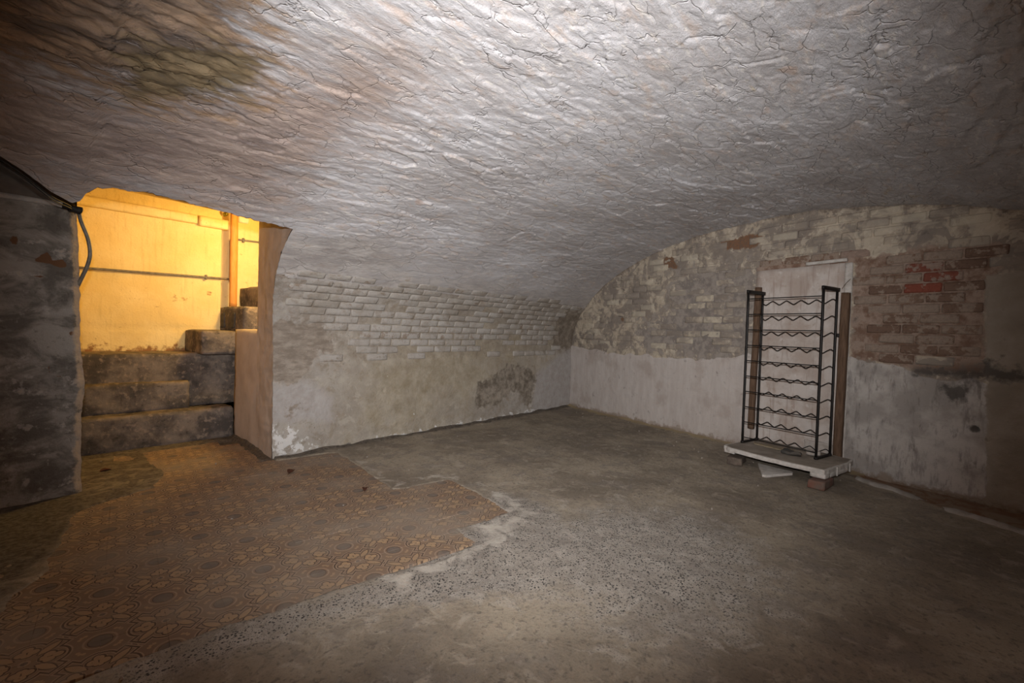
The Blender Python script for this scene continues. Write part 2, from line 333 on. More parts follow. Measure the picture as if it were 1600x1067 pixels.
def mat_yellow():
    k = NT('yellow_limewash'); p = k.pos()
    a = k.noise(p, 3, 5, 0.6); b = k.noise(p, 15, 6, 0.65); st = k.noise(k.pos((20, 20, 1.5)), 2.2, 4, 0.6)
    col = k.mix(k.rng(a, 0.35, 0.65), (0.78, 0.60, 0.27), (0.84, 0.68, 0.35))
    col = k.mix(k.rng(st, 0.52, 0.72, 0, 0.45), col, (0.66, 0.50, 0.22))
    col = k.mix(k.rng(b, 0.63, 0.72, 0, 0.6), col, (0.50, 0.34, 0.14))
    col = k.mix(k.rng(k.noise(p, 70, 3), 0.68, 0.74, 0, 0.7), col, (0.33, 0.20, 0.08))
    col = k.mix(k.flake('brown', b, 1.5, 5), col, (0.33, 0.17, 0.07))
    k.col(col); k.bump(k.ma('ADD', b, k.noise(p, 60, 4)), 0.5, 0.006)
    return k.m

def mat_step():
    k = NT('grimy_step_stone'); p = k.pos()
    a = k.noise(p, 5, 6, 0.65); b = k.noise(p, 22, 6, 0.65)
    col = k.mix(k.rng(a, 0.36, 0.64), (0.075, 0.064, 0.058), (0.205, 0.17, 0.145))
    col = k.mix(k.rng(b, 0.52, 0.66, 0, 0.7), col, (0.30, 0.235, 0.185))
    col = k.mix(k.rng(b, 0.40, 0.32, 0, 0.6), col, (0.04, 0.034, 0.03))
    k.col(col); k.bump(k.ma('ADD', a, b), 0.7, 0.008); return k.m

M_vault, M_back, M_bbrick, M_right, M_floor, M_tile, M_yel, M_step = mat_vault(), mat_back(), mat_back(True), mat_right(), mat_floor(), mat_tile(), mat_yellow(), mat_step()
M_bred = mat_brick('bare_red_brick', (0.23, 0.065, 0.042), (0.165, 0.07, 0.05), (0.29, 0.215, 0.175), 0.4)
M_bbrown = mat_brick('sooty_brown_brick', (0.15, 0.095, 0.07), (0.215, 0.145, 0.105), (0.29, 0.225, 0.18), 0.55)
M_bcream = mat_coated('cream_limewashed_brick', (0.50, 0.45, 0.36), 0.55)
M_bgrey = mat_coated('grey_limewashed_brick', (0.27, 0.235, 0.20), 0.6)
M_jamb = plain('pinkish_jamb_plaster', (0.41, 0.335, 0.285), (0.49, 0.41, 0.355), 6, 0.9, 0, 0.5, local=False)
M_pier = None
def mat_pier():
    k = NT('grey_pier_plaster'); p = k.pos()
    a = k.noise(k.pos((1, 1, 1.6)), 4.2, 6, 0.66, 0.5); b = k.noise(p, 17, 6, 0.66); c = k.noise(p, 60, 4)
    col = k.mix(k.rng(a, 0.40, 0.62), (0.13, 0.118, 0.105), (0.315, 0.295, 0.27))
    col = k.mix(k.rng(b, 0.56, 0.66, 0, 0.7), col, (0.40, 0.38, 0.355))
    col = k.mix(k.rng(b, 0.40, 0.33, 0, 0.5), col, (0.075, 0.066, 0.058))
    col = k.mix(k.flake('rust', b, 1.4, 9), col, (0.145, 0.075, 0.04))
    col = k.mix(k.ma('MULTIPLY', k.flake('edge', b, 2.4, 3), 0.85), col, (0.44, 0.35, 0.27))
    k.col(col); k.bump(k.ma('ADD', b, c), 0.7, 0.008); return k.m
M_pier = mat_pier()
M_dull = plain('dull_dark_plaster', (0.13, 0.11, 0.095), (0.20, 0.17, 0.145), 7, 0.92, 0, 0.5, local=False)
M_curb = plain('pale_mortar_curb', (0.24, 0.215, 0.19), (0.40, 0.37, 0.34), 11, 0.9, 0, 0.6, local=False)
M_black = plain('glossy_black_paint', (0.008, 0.007, 0.007), (0.014, 0.012, 0.011), 60, 0.45, 0.0, 0.0, spec=0.22)
M_wood = plain('old_brown_timber', (0.085, 0.05, 0.032), (0.15, 0.095, 0.062), 16, 0.85, 0, 0.5, (6, 6, 0.6))
M_owood = plain('orange_varnished_wood', (0.55, 0.24, 0.06), (0.66, 0.31, 0.09), 14, 0.6, 0, 0.2, (6, 6, 0.6))
M_chip = plain('chipped_white_paint', (0.40, 0.37, 0.34), (0.56, 0.53, 0.50), 28, 0.8, 0, 0.5)
M_dust = plain('dusty_board_top', (0.20, 0.17, 0.14), (0.32, 0.28, 0.235), 9, 0.9, 0, 0.5)
M_steel = plain('grey_conduit', (0.16, 0.145, 0.12), (0.26, 0.235, 0.20), 40, 0.55, 0.3, 0.1)
M_rubber = plain('black_cable_rubber', (0.012, 0.011, 0.011), (0.03, 0.027, 0.025), 60, 0.6, 0, 0.1)
M_leaf = plain('dead_leaf', (0.09, 0.03, 0.016), (0.055, 0.025, 0.015), 60, 0.8, 0, 0.3)
M_brass = plain('tarnished_brass', (0.40, 0.34, 0.06), (0.25, 0.26, 0.05), 50, 0.35, 0.8, 0.1)
M_tan = plain('tan_fibre_board', (0.30, 0.245, 0.165), (0.225, 0.185, 0.13), 22, 0.9, 0, 0.4)
M_stone = plain('pale_stone', (0.33, 0.295, 0.265), (0.43, 0.39, 0.36), 24, 0.9, 0, 0.5)
M_dbrick = plain('dusty_dark_brick', (0.085, 0.066, 0.054), (0.15, 0.118, 0.095), 20, 0.9, 0, 0.6)
M_rbrick = plain('dusty_red_brick', (0.17, 0.082, 0.06), (0.15, 0.115, 0.095), 17, 0.9, 0, 0.6)
M_rag = plain('dark_grey_rag_and_cavity', (0.05, 0.047, 0.043), (0.10, 0.09, 0.08), 20, 0.95, 0, 0.4)
def mat_panel():
    k = NT('whitewashed_panel'); p = k.pos(); st = k.noise(k.pos((9, 9, 0.8)), 3, 4, 0.6); b = k.noise(p, 14, 6, 0.65); a = k.noise(p, 4, 5, 0.6)
    col = k.mix(k.rng(a, 0.38, 0.62), (0.52, 0.475, 0.445), (0.40, 0.335, 0.295))
    col = k.mix(k.rng(st, 0.54, 0.66, 0, 0.6), col, (0.32, 0.25, 0.215))
    col = k.mix(k.rng(b, 0.58, 0.68, 0, 0.5), col, (0.33, 0.25, 0.20))
    col = k.mix(k.rng(b, 0.40, 0.32, 0, 0.6), col, (0.60, 0.575, 0.555))
    k.col(col); k.bump(b, 0.4, 0.004); return k.m
M_panel = mat_panel()

# ------------------------------------------------------------------ mesh helpers
def mk(name, verts, faces, mat, parent=None, smooth=True, attrs=None):
    me = bpy.data.meshes.new(name)
    verts = np.asarray(verts, np.float32).reshape(-1, 3)
    if isinstance(faces, np.ndarray):
        nf, q = faces.shape
        me.vertices.add(len(verts)); me.vertices.foreach_set('co', verts.ravel())
        me.loops.add(nf * q); me.loops.foreach_set('vertex_index', faces.ravel().astype(np.int32))
        me.polygons.add(nf); me.polygons.foreach_set('loop_start', np.arange(0, nf * q, q, dtype=np.int32))
        me.update(calc_edges=True)
    else:
        me.from_pydata([tuple(map(float, v)) for v in verts], [], faces); me.update()
    if smooth: me.polygons.foreach_set('use_smooth', np.ones(len(me.polygons), bool))
    for k, v in (attrs or {}).items():
        at = me.attributes.new(k, 'FLOAT', 'POINT'); at.data.foreach_set('value', np.asarray(v, np.float32).ravel())
    me.materials.append(mat)
    o = bpy.data.objects.new(name, me); COL.objects.link(o)
    if parent: o.parent = parent
    return o
def grid_faces(nr, nc, flip=False, off=0):
    i = np.arange(nr * nc).reshape(nr, nc) + off
    f = np.stack([i[:-1, :-1], i[:-1, 1:], i[1:, 1:], i[1:, :-1]], -1).reshape(-1, 4)
    return f[:, ::-1].copy() if flip else f
def structure(o): o['kind'] = 'structure'; return o
def tag(o, label, cat, group=None):
    o['label'] = label; o['category'] = cat
    if group: o['group'] = group
    return o
def empty(name, loc, label=None, cat=None, group=None):
    o = bpy.data.objects.new(name, None); COL.objects.link(o); o.location = loc; o.empty_display_size = 0.05
    if label: tag(o, label, cat, group)
    return o
def rough_box(sx, sy, sz, n=(6, 6, 4), r=0.006, amp=0.004, fr=9.0, seed=0.0):
    """rounded box with uneven faces, centred on x,y, base at z=0"""
    V, F, key = [], [], {}
    hx = np.array([sx, sy, sz]) / 2
    def vid(i, j, l):
        if (i, j, l) not in key:
            key[(i, j, l)] = len(V); V.append((-1 + 2 * i / n[0], -1 + 2 * j / n[1], -1 + 2 * l / n[2]))
        return key[(i, j, l)]
    for ax in range(3):
        a, b = [(1, 2), (2, 0), (0, 1)][ax]
        for side in (0, n[ax]):
            for i in range(n[a]):
                for j in range(n[b]):
                    q = []
                    for di, dj in ((0, 0), (1, 0), (1, 1), (0, 1)):
                        t = [0, 0, 0]; t[ax] = side; t[a] = i + di; t[b] = j + dj; q.append(vid(*t))
                    F.append(q if side else q[::-1])
    P = np.array(V) * hx
    r = min(r, hx.min() * 0.9)
    c = np.clip(P, -(hx - r), hx - r); d = P - c; l = np.linalg.norm(d, axis=1)[:, None]
    P = c + d / np.maximum(l, 1e-9) * r
    if amp:
        s = seed * 3.7
        P += amp * np.stack([fbm(P[:, 0] * fr + s, P[:, 1] * fr, P[:, 2] * fr + k * 31, 3) for k in range(3)], -1)
    P[:, 2] += hx[2]
    return P, np.array(F)
def boxo(name, x0, x1, y0, y1, z0, z1, mat, parent=None, **kw):
    P, F = rough_box(x1 - x0, y1 - y0, z1 - z0, **kw)
    o = mk(name, P, F, mat, parent); o.location = ((x0 + x1) / 2, (y0 + y1) / 2, z0)
    return o
def tube(pts, r, sides=8, close=True):
    pts = np.asarray(pts, float); n = len(pts); V = []; F = []
    tan = np.gradient(pts, axis=0); tan /= np.linalg.norm(tan, axis=1)[:, None]
    up = np.array([0, 0, 1.0]) if abs(tan[0][2]) < 0.9 else np.array([1.0, 0, 0])
    for i in range(n):
        a = np.cross(tan[i], up); a /= np.linalg.norm(a); b = np.cross(a, tan[i]); up = b
        for k in range(sides):
            t = 2 * math.pi * k / sides; V.append(pts[i] + r * (a * math.cos(t) + b * math.sin(t)))
    for i in range(n - 1):
        for k in range(sides):
            F.append([i * sides + k, i * sides + (k + 1) % sides, (i + 1) * sides + (k + 1) % sides, (i + 1) * sides + k])
    if close: F.append(list(range(sides))[::-1]); F.append([(n - 1) * sides + k for k in range(sides)])
    return V, F

# ------------------------------------------------------------------ room geometry
BY = 3.69                                                     # back wall plane (y)
VA, VB, VZ = 2.59, 1.29, 0.85                                 # elliptical vault: half span, rise, springing
_th = np.linspace(0, np.pi, 4001); _d = VA * (1 - np.cos(_th)); _z = VZ + VB * np.sin(_th)
_t = VZ + np.r_[0, np.cumsum(np.hypot(np.diff(_d), np.diff(_z)))]
TMAX = _t[-1]
def prof(t):
    """arc length from the foot of the back wall -> distance from wall, height, inward normal"""
    d = np.where(t < VZ, 0, np.interp(t, _t, _d)); z = np.where(t < VZ, t, np.interp(t, _t, _z)); th = np.where(t < VZ, 0, np.interp(t, _t, _th))
    nx, nz = np.cos(th) / VA, -np.sin(th) / VB; l = np.hypot(nx, nz)
    return d, z, nx / l, nz / l
def t_of_z(z): return np.where(z <= VZ, z, np.interp(z, _z[:2001], _t[:2001]))
COR = np.array([5.332, 3.69, 0.0]); RD = np.array([-0.2532, -0.9674, 0.0]); RN = np.array([-0.9674, 0.2532, 0.0])
def rw(s, o, z):
    s, o, z = np.broadcast_arrays(np.asarray(s, float), np.asarray(o, float), np.asarray(z, float))
    return np.stack([COR[0] + RD[0] * s + RN[0] * o, COR[1] + RD[1] * s + RN[1] * o, z], -1)
RANG = math.atan2(RD[1], RD[0])
def xend(d): return 5.332 - 0.2617 * d
def surf(X, t, disp):
    d, z, nd, nz = prof(t)
    return np.stack([X, BY - d - nd * disp, z + nz * disp], -1)
_zr = np.array([0, 0.5, 0.85, 0.97, 1.21, 1.39, 1.54, 1.665, 2.2]); _xr = np.array([1.368, 1.366, 1.365, 1.358, 1.32, 1.286, 1.262, 1.255, 1.255])
def door_right(z): return np.interp(z, _zr, _xr)
def vault_relief(X, t):
    wx = X + 0.05 * pn(X * 3, t * 3) + 0.016 * pn(X * 11, t * 11, 3); wt = t + 0.028 * pn(X * 2.2, t * 5, 9) + 0.012 * pn(X * 9, t * 13, 5)
    def scales(a, b, sk, seed):
        u, v = (wx + sk * wt) / a, wt / b
        f1, e, ia, ib, ox, oy = vor(u + seed, v + seed * 1.7, 0.85)
        h = (hsh(ia, ib, 3) - 0.5) + ox * (hsh(ia, ib, 4) - 0.5) * 1.3 + oy * (hsh(ia, ib, 5) - 0.3) * 1.6
        return h, np.exp(-(e / 0.05) ** 2) * (hsh(ia, ib, 6) > 0.45)
    h1, c1 = scales(0.30, 0.095, 0.5, 3.1); h2, c2 = scales(0.12, 0.05, -0.3, 11.7)
    amp = np.clip(0.75 + 0.6 * fbm(X * 0.9, t * 0.9, 21, 2), 0.25, 1.4)
    low = sst(1.55, 2.15, t)                                   # calmer where the vault runs down into the wall
    br = np.clip(1.2 - np.hypot((X - 0.3) / 0.55, (t - 2.95) / 0.4), 0, 1)
    r = amp * (0.25 + 0.75 * low) * (0.0075 * h1 + 0.0042 * h2 - 0.010 * c1 * sst(-0.1, 0.4, pn(X * 1.7, t * 2.3, 4)) - 0.004 * c2)
    r = r + 0.009 * fbm(X * 1.6, t * 2.4, 1, 2) + (0.35 + 0.65 * low) * (0.0016 * fbm(X * 14, t * 24, 2, 3) + 0.0014 * (1 - np.abs(fbm(X * 6, t * 15, 8, 3))))
    r = r + br * (0.013 * fbm(X * 12, t * 26, 33, 4) + 0.008 * (1 - 2 * np.abs(pn(X * 9, t * 22, 41))) - 0.008)
    return r
def wall_course(X, t):
    """faint courses of the whitewashed brick behind the separate bricks"""
    return 0.006 * fbm(X * 2, t * 2.6, 5, 3) + 0.0025 * fbm(X * 12, t * 14, 6, 3)

# -- floor -----------------------------------------------------------
ROT = math.radians(7.485); CR, SR = math.cos(ROT), math.sin(ROT); TH = 0.17
def to_lat(x, y): return (CR * x - SR * y) / TH + 1.2896, (SR * x + CR * y) / TH - 12.4817
def from_lat(a, b):
    qx, qy = (a - 1.2896) * TH, (b + 12.4817) * TH
    return CR * qx + SR * qy, -SR * qx + CR * qy
TILE_POLY = [(9.05, -2.0), (8.1, -2.3), (6.3, -2.05), (4.4, -1.87), (2.35, -1.96), (0.8, -2.06), (-1.0, -2.4), (-1.0, 0.6), (-0.6, 1.3), (-0.5, 2.0), (-0.05, 3.2),
             (0.0, 5.1), (0.15, 7.2), (0.9, 7.9), (2.2, 8.4), (2.6, 10.6), (2.2, 12.0), (2.0, 14.3), (5.7, 15.0), (6.0, 10.2), (6.5, 9.75), (9.2, 9.6), (9.07, 3.35), (11.35, 3.1), (11.45, 2.5), (11.3, -0.95), (9.1, -0.9)]
def rwall_dist(x, y): return (x - COR[0]) * RN[0] + (y - COR[1]) * RN[1], (x - COR[0]) * RD[0] + (y - COR[1]) * RD[1]
def curb_o(s): return np.interp(s, [0, 2.6, 3.4, 3.52, 3.77, 4.06, 4.29, 4.4, 5.4], [0.06, 0.12, 0.16, 0.195, 0.282, 0.399, 0.456, 0.487, 0.6])
def build_floor():
    xs = np.concatenate([np.linspace(-1.75, -0.25, 20, endpoint=False), np.arange(-0.25, 4.3, 0.0145), np.linspace(4.3, 5.45, 50)])
    ys = np.concatenate([np.linspace(-1.55, -0.5, 30, endpoint=False), np.arange(-0.5, 3.75, 0.0145), np.linspace(3.75, 4.72, 40)])
    X, Y = np.meshgrid(xs, ys)
    la, lb = to_lat(X, Y)
    sd = sdpoly(la + 0.10 * fbm(X * 6, Y * 6, 1, 3), lb + 0.12 * fbm(X * 6, Y * 6, 7, 3), TILE_POLY) * TH
    Z = 0.006 * fbm(X * 1.3, Y * 1.3, 3, 3) + 0.0022 * fbm(X * 9, Y * 9, 4, 3)
    Z = np.where(sd < 0.1, Z * np.clip(sd / 0.1, 0.25, 1), Z) + 0.003
    Z = Z - 0.016 * sst(0.004, -0.012, sd)
    o, s = rwall_dist(X, Y)
    gut = (o < curb_o(s)) & (s > 3.3)
    Z = Z + np.where(s > 3.3, 0.012 * np.exp(-((o - curb_o(s) + 0.02) / 0.03) ** 2) * sst(3.3, 3.5, s), 0)
    bk = BY - Y
    fil = np.exp(-np.clip(bk, 0, 9) / 0.05) * (X > 1.38) * 0.035 * (0.6 + 0.6 * pn(X * 5, Y * 5))
    Z = Z + fil + np.exp(-np.clip(o, 0, 9) / 0.05) * 0.03 * (s < 3.5) * (0.7 + 0.6 * pn(X * 5, Y * 5, 2))
    A = {}
    c = from_lat(10.2, -3.4)
    A['speck'] = np.maximum(np.clip(1.1 - np.hypot((X - 2.05) / 0.75, (Y - 0.95) / 0.62) * 0.75, 0, 1), pmask(la, lb, [(9.5, -1.0), (12, 1), (13, -1), (11, -6), (8, -4.5), (5, -3.1), (1.2, -3.0), (1.2, -2.0), (6, -2.0)], 0.8) * 0.9)
    A['pale'] = np.maximum(pmask(la, lb, [(9.1, -2.0), (9.6, -0.9), (11.3, -1.0), (11.9, 2.8), (11.2, 3.6), (9.3, 3.7), (9.3, 8), (9.6, 8), (9.6, 4), (12, 3.9), (12.3, -1.5), (9.8, -2.6), (6.0, -3.0), (6, -2.0)], 0.5) * 0.62, 0)
    dirt = pmask(X, Y, [(-1.8, 3.8), (0.32, 3.8), (0.36, 3.45), (0.1, 2.75), (-0.1, 2.35), (-1.8, 1.2)], 0.25)
    A['dirt'] = np.maximum(dirt, np.clip(0.95 - bk / 0.16, 0, 1) * (X > 1.3)); A['dirt'] = np.maximum(A['dirt'], 0.62 * (Y > 3.4) * (X < 1.3))
    A['earth'] = np.where(gut, np.clip(0.5 + (curb_o(s) - o) / 0.14, 0, 1), 0) * sst(3.35, 3.55, s)
    A['ochre'] = np.where(s < 3.5, np.clip(0.85 - o / 0.16, 0, 1), 0) 
    return structure(mk('floor', np.stack([X, Y, Z], -1), grid_faces(*X.shape), M_floor, None, True, A))
floor = build_floor()

# tiles, each one a piece of the floor
def tile_mesh():
    h, b = TH / 2, 0.0006
    V = [(sx * (h - b), sy * (h - b), 0) for sx, sy in ((-1, -1), (1, -1), (1, 1), (-1, 1))] + [(sx * h, sy * h, -b) for sx, sy in ((-1, -1), (1, -1), (1, 1), (-1, 1))] + [(sx * h, sy * h, -0.011) for sx, sy in ((-1, -1), (1, -1), (1, 1), (-1, 1))]
    F = [[0, 1, 2, 3]]
    for i in range(4):
        j = (i + 1) % 4; F += [[4 + i, 4 + j, j, i], [8 + i, 8 + j, 4 + j, 4 + i]]
    me = bpy.data.meshes.new('tile'); me.from_pydata(V, [], F); me.update(); me.materials.append(M_tile); return me
TME = tile_mesh(); rnd = random.Random(5)
for i in range(-1, 12):
    for j in range(-2, 16):
        cx, cy = i + 0.5, j + 0.5
        sd = float(sdpoly(np.array([cx]), np.array([cy]), TILE_POLY)[0])
        if sd > 0.62: continue
        x, y = from_lat(cx, cy)
        if y > 4.64 or (y > 3.60 and not (0.38 < x < 1.30)) : continue
        o = bpy.data.objects.new('tile', TME); COL.objects.link(o); o.parent = floor
        o.location = (x, y, rnd.uniform(-0.0012, 0.0008))
        o.rotation_euler = (rnd.uniform(-0.003, 0.003), rnd.uniform(-0.003, 0.003), -ROT + (math.pi / 2 if (i + j) % 2 == 0 else 0))

# -- vault -----------------------------------------------------------
T_DOOR = float(t_of_z(np.array(1.665)))
_bx = np.array([-1.75, -1.0, -0.6, -0.3, -0.023, 0.054, 0.14, 0.215, 0.245, 0.262, 0.30, 0.387, 0.542, 0.749, 1.026, 1.255, 5.6])
_bz = np.array([1.45, 1.72, 1.80, 1.79, 1.731, 1.693, 1.642, 1.612, 1.625, 1.662, 1.688, 1.699, 1.705, 1.696, 1.679, 1.665, 1.665])
def t_edge(X):
    t = np.interp(X, _bx, t_of_z(_bz))
    rag = 0.016 * fbm(X * 13, X * 0, 4, 3) + 0.006 * pn(X * 60, 0.3)
    return t + rag * sst(0.2, 0.3, X) * sst(1.25, 1.2, X)
BROWN = [(-0.3, 3.1), (0.0, 3.3), (0.533, 3.45), (0.67, 3.12), (0.718, 2.891), (0.614, 2.74), (0.394, 2.593), (0.177, 2.599), (-0.3, 2.593)]
OLIVE = [(0.27, 2.92), (0.5, 3.1), (0.665, 3.13), (0.69, 2.87), (0.33, 2.61)]
PINK = [(-0.5, 2.65), (0.3, 2.65), (0.75, 3.1), (1.0, 3.5), (1.25, 3.3), (1.2, 2.6), (1.1, 2.02), (0.247, 1.85), (-0.5, 1.85)]  # brown-pink tint of the left vault, partly warm lamp light put into colour
def build_vault():
    xs = np.concatenate([np.linspace(-1.75, -0.2, 12, endpoint=False), np.arange(-0.2, 5.44, 0.0085)])
    f = np.concatenate([np.linspace(0, 1, 430) ** 1.0 * 0.70, np.linspace(0.70, 1, 30)[1:]])
    X = np.repeat(xs[None], len(f), 0); T = t_edge(X) + f[:, None] * (TMAX - t_edge(X))
    V = [surf(X, T, vault_relief(X, T)).reshape(-1, 3)]; F = [grid_faces(*X.shape)]; XX = [X.ravel()]; TT = [T.ravel()]
    # strip to the right of the doorway, down to where the wall proper begins
    tt = np.linspace(1.44, T_DOOR + 0.003, 52)
    d, z, _, _ = prof(tt)
    u = np.linspace(0, 1, 480)
    x0 = door_right(z) + 0.004 * fbm(z * 25, z * 0, 2, 3)
    X2 = x0[:, None] + u[None] * (5.44 - x0[:, None]); T2 = np.repeat(tt[:, None], len(u), 1)
    F.append(grid_faces(*X2.shape, off=X.size)); V.append(surf(X2, T2, vault_relief(X2, T2)).reshape(-1, 3)); XX.append(X2.ravel()); TT.append(T2.ravel())
    V, F, XX, TT = np.concatenate(V), np.concatenate(F), np.concatenate(XX), np.concatenate(TT)
    A = {'brown': pmask(XX, TT, BROWN, 0.22), 'olive': pmask(XX, TT, OLIVE, 0.10), 'pink': pmask(XX, TT, PINK, 0.6),
         'low_grey': np.clip(0.75 - (TT - 1.44) / 0.9, 0, 1) + 0.45 * np.exp(-np.hypot((XX - 1.7) / 0.5, (TT - 1.8) / 0.2) ** 2)}  # greyer towards the wall and beside the doorway head
    return structure(mk('ceiling', V, F, M_vault, None, True, A))
build_vault()

# -- back wall --------------------------------------------------------
def build_back():
    tt = np.arange(-0.02, 1.475, 0.011); d, z, _, _ = prof(np.maximum(tt, 0)); z = np.where(tt < 0, tt, z)
    u = np.linspace(0, 1, 400)
    x0 = door_right(np.maximum(z, 0)) + 0.006 * fbm(z * 18, z * 0, 2, 3)
    x1 = xend(d) + 0.04
    X = x0[:, None] + u[None] * (x1 - x0)[:, None]; T = np.repeat(tt[:, None], len(u), 1)
    GREY = [(1.30, 1.058), (1.55, 1.08), (1.764, 1.045), (1.824, 0.898), (1.731, 0.688), (1.551, 0.618), (1.30, 0.579)]
    DARK = [(3.50, 0.50), (3.74, 0.44), (3.95, 0.62), (4.39, 0.605), (4.54, 0.452), (4.482, 0.046), (4.327, 0.159), (4.106, 0.321), (3.938, 0.272), (3.803, 0.15), (3.50, 0.178)]
    CORN = [(4.86, 1.22), (4.985, 1.38), (5.35, 1.345), (5.40, 1.044), (5.363, 0.814), (5.012, 0.85)]
    OCHRE = [(2.07, 0.759), (2.561, 1.05), (3.3, 1.15), (4.3, 1.15), (4.8, 1.0), (4.454, 0.619), (3.666, 0.427), (3.478, 0.155), (2.632, 0.058), (2.0, 0.1)]
    wx = X + 0.08 * fbm(X * 5, T * 5, 1, 4); wt = T + 0.06 * fbm(X * 5, T * 5, 5, 4)
    g = sst(0.35, 0.65, pmask(wx, wt, GREY, 0.025)); dk = sst(0.35, 0.65, np.maximum(pmask(wx, wt, DARK, 0.025), pmask(wx, wt, CORN, 0.03)))
    rel = wall_course(X, T) - 0.005 * g - 0.006 * dk + 0.006 * sst(0.80, 0.66, T) - 0.002
    rel = rel + 0.03 * np.exp(-np.clip(T, 0, 9) / 0.03) * (0.4 + 0.6 * pn(X * 6, T * 0, 2))
    rel = rel - 0.02 * np.exp(-(np.hypot(X - 2.33, T - 0.46) / 0.012) ** 2)
    V = surf(X, np.maximum(T, 0), rel); V[..., 2] = np.where(T < 0, T, V[..., 2])
    A = {'grey': np.maximum(pmask(wx, wt, GREY, 0.06), 0.5 * np.exp(-(np.hypot((X - 1.5) / .15, (T - .36) / .1)) ** 2)),
         'dark': np.maximum.reduce([pmask(wx, wt, DARK, 0.07), pmask(wx, wt, CORN, 0.10), 0.75 * np.exp(-(np.hypot(X - 2.33, T - 0.46) / 0.013) ** 2)]),
         'ochre': pmask(X, T, OCHRE, 0.5), 'smooth': np.maximum(pmask(X, T, [(4.55, 0.5), (5.2, 0.8), (5.5, 0.8), (5.5, -0.1), (4.5, -0.1)], 0.15), 0.9 * pmask(X, T, [(1.3, 0.57), (1.63, 0.6), (1.85, 0.44), (1.85, 0.22), (1.3, 0.28)], 0.1)),
         'salt': np.maximum(0.62 * pmask(X, T, [(1.3, 0.34), (1.55, 0.22), (1.75, 0.0), (1.3, -0.05)], 0.12), 0.60 * np.clip(1.0 - T / 0.10, 0, 1) * sst(1.9, 2.3, X) * sst(4.7, 4.5, X)),
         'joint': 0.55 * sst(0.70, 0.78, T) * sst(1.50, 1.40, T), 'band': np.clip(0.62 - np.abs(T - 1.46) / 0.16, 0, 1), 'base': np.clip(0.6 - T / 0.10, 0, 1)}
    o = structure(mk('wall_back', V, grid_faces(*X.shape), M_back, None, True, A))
    return o, GREY, DARK, CORN
wall_back, GREY, DARK, CORN = build_back()

# bricks: a few worn shapes, shared by all of them
def brick_mesh(L, H, D, seed, mat):
    rg = random.Random(seed); x = L / 2; z = H / 2; b = 0.006
    def ring(sx, sz, y, j):
        n = []
        for cx, cz in ((-1, -1), (1, -1), (1, 1), (-1, 1)):
            for k in (0, 1):
                ax, az = (cx * (sx - b), cz * sz) if (k == 0) == (cx * cz < 0) else (cx * sx, cz * (sz - b))
                n.append((ax + rg.uniform(-j, j), y + rg.uniform(-j, j) * 0.5, az + rg.uniform(-j, j)))
        return n
    r0 = ring(x, z, 0, 0.002); r1 = [(a + rg.uniform(-.001, .001), -0.006, c) for a, _, c in r0]
    r2 = [(a * (1 - 0.010 / x), -0.010 + rg.uniform(-0.0018, 0.0018), c * (1 - 0.010 / z)) for a, _, c in r0]
    back = [(a, D, c) for a, _, c in r0]
    V = back + r1 + r2 + [(0, -0.011, 0)]
    F = []
    for q in range(2):
        for i in range(8):
            j = (i + 1) % 8; F.append([q * 8 + i, q * 8 + j, (q + 1) * 8 + j, (q + 1) * 8 + i])
    for i in range(8): F.append([16 + i, 16 + (i + 1) % 8, 24])
    me = bpy.data.meshes.new('brick'); me.from_pydata(V, [], F); me.update(); me.materials.append(mat)
    me.polygons.foreach_set('use_smooth', np.ones(len(me.polygons), bool))
    return me
def brick_set(mat, L, H, D): return [brick_mesh(L, H, D, 11 * k + 3, mat) for k in range(5)]
# local: x along the wall, y into the wall (front at y = -0.011), z up
BB = brick_set(M_bbrick, 0.205, 0.058, 0.03)
rb = random.Random(21)
row = 0; t = 0.735
while t < 1.47:
    off = (0.108 if row % 2 else 0.0) + rb.uniform(-0.02, 0.02)
    x = 1.30 + off
    while x < 5.1:
        xc = x + 0.108; d, z, nd, nz = prof(np.array(t + 0.033)); d, z, nd, nz = map(float, (d, z, nd, nz))
        ok = xc - 0.115 > float(door_right(z)) and xc < xend(d) - 0.12
        for P in (GREY, DARK, CORN):
            if float(sdpoly(np.array([xc]), np.array([t + 0.033]), P)[0]) < 0.03: ok = False
        if t < 0.86 and rb.random() < 0.45: ok = False
        if rb.random() < 0.13: ok = False
        if ok:
            o = bpy.data.objects.new('brick', rb.choice(BB)); COL.objects.link(o); o.parent = wall_back
            g = 0.0095 + rb.uniform(-0.0025, 0.002) + float(wall_course(np.array(xc), np.array(t))) - 0.0128
            yv = Vector((0, nd, -nz)); zv = Vector((1, 0, 0)).cross(yv)
            p = Vector((xc, BY - d - nd * g, z + nz * g))
            o.matrix_local = Matrix(((1, yv.x, zv.x, p.x), (0, yv.y, zv.y, p.y), (0, yv.z, zv.z, p.z), (0, 0, 0, 1))) @ Matrix.Rotation(rb.uniform(-0.012, 0.012), 4, 'Y')
        x += 0.216
    row += 1; t += 0.066

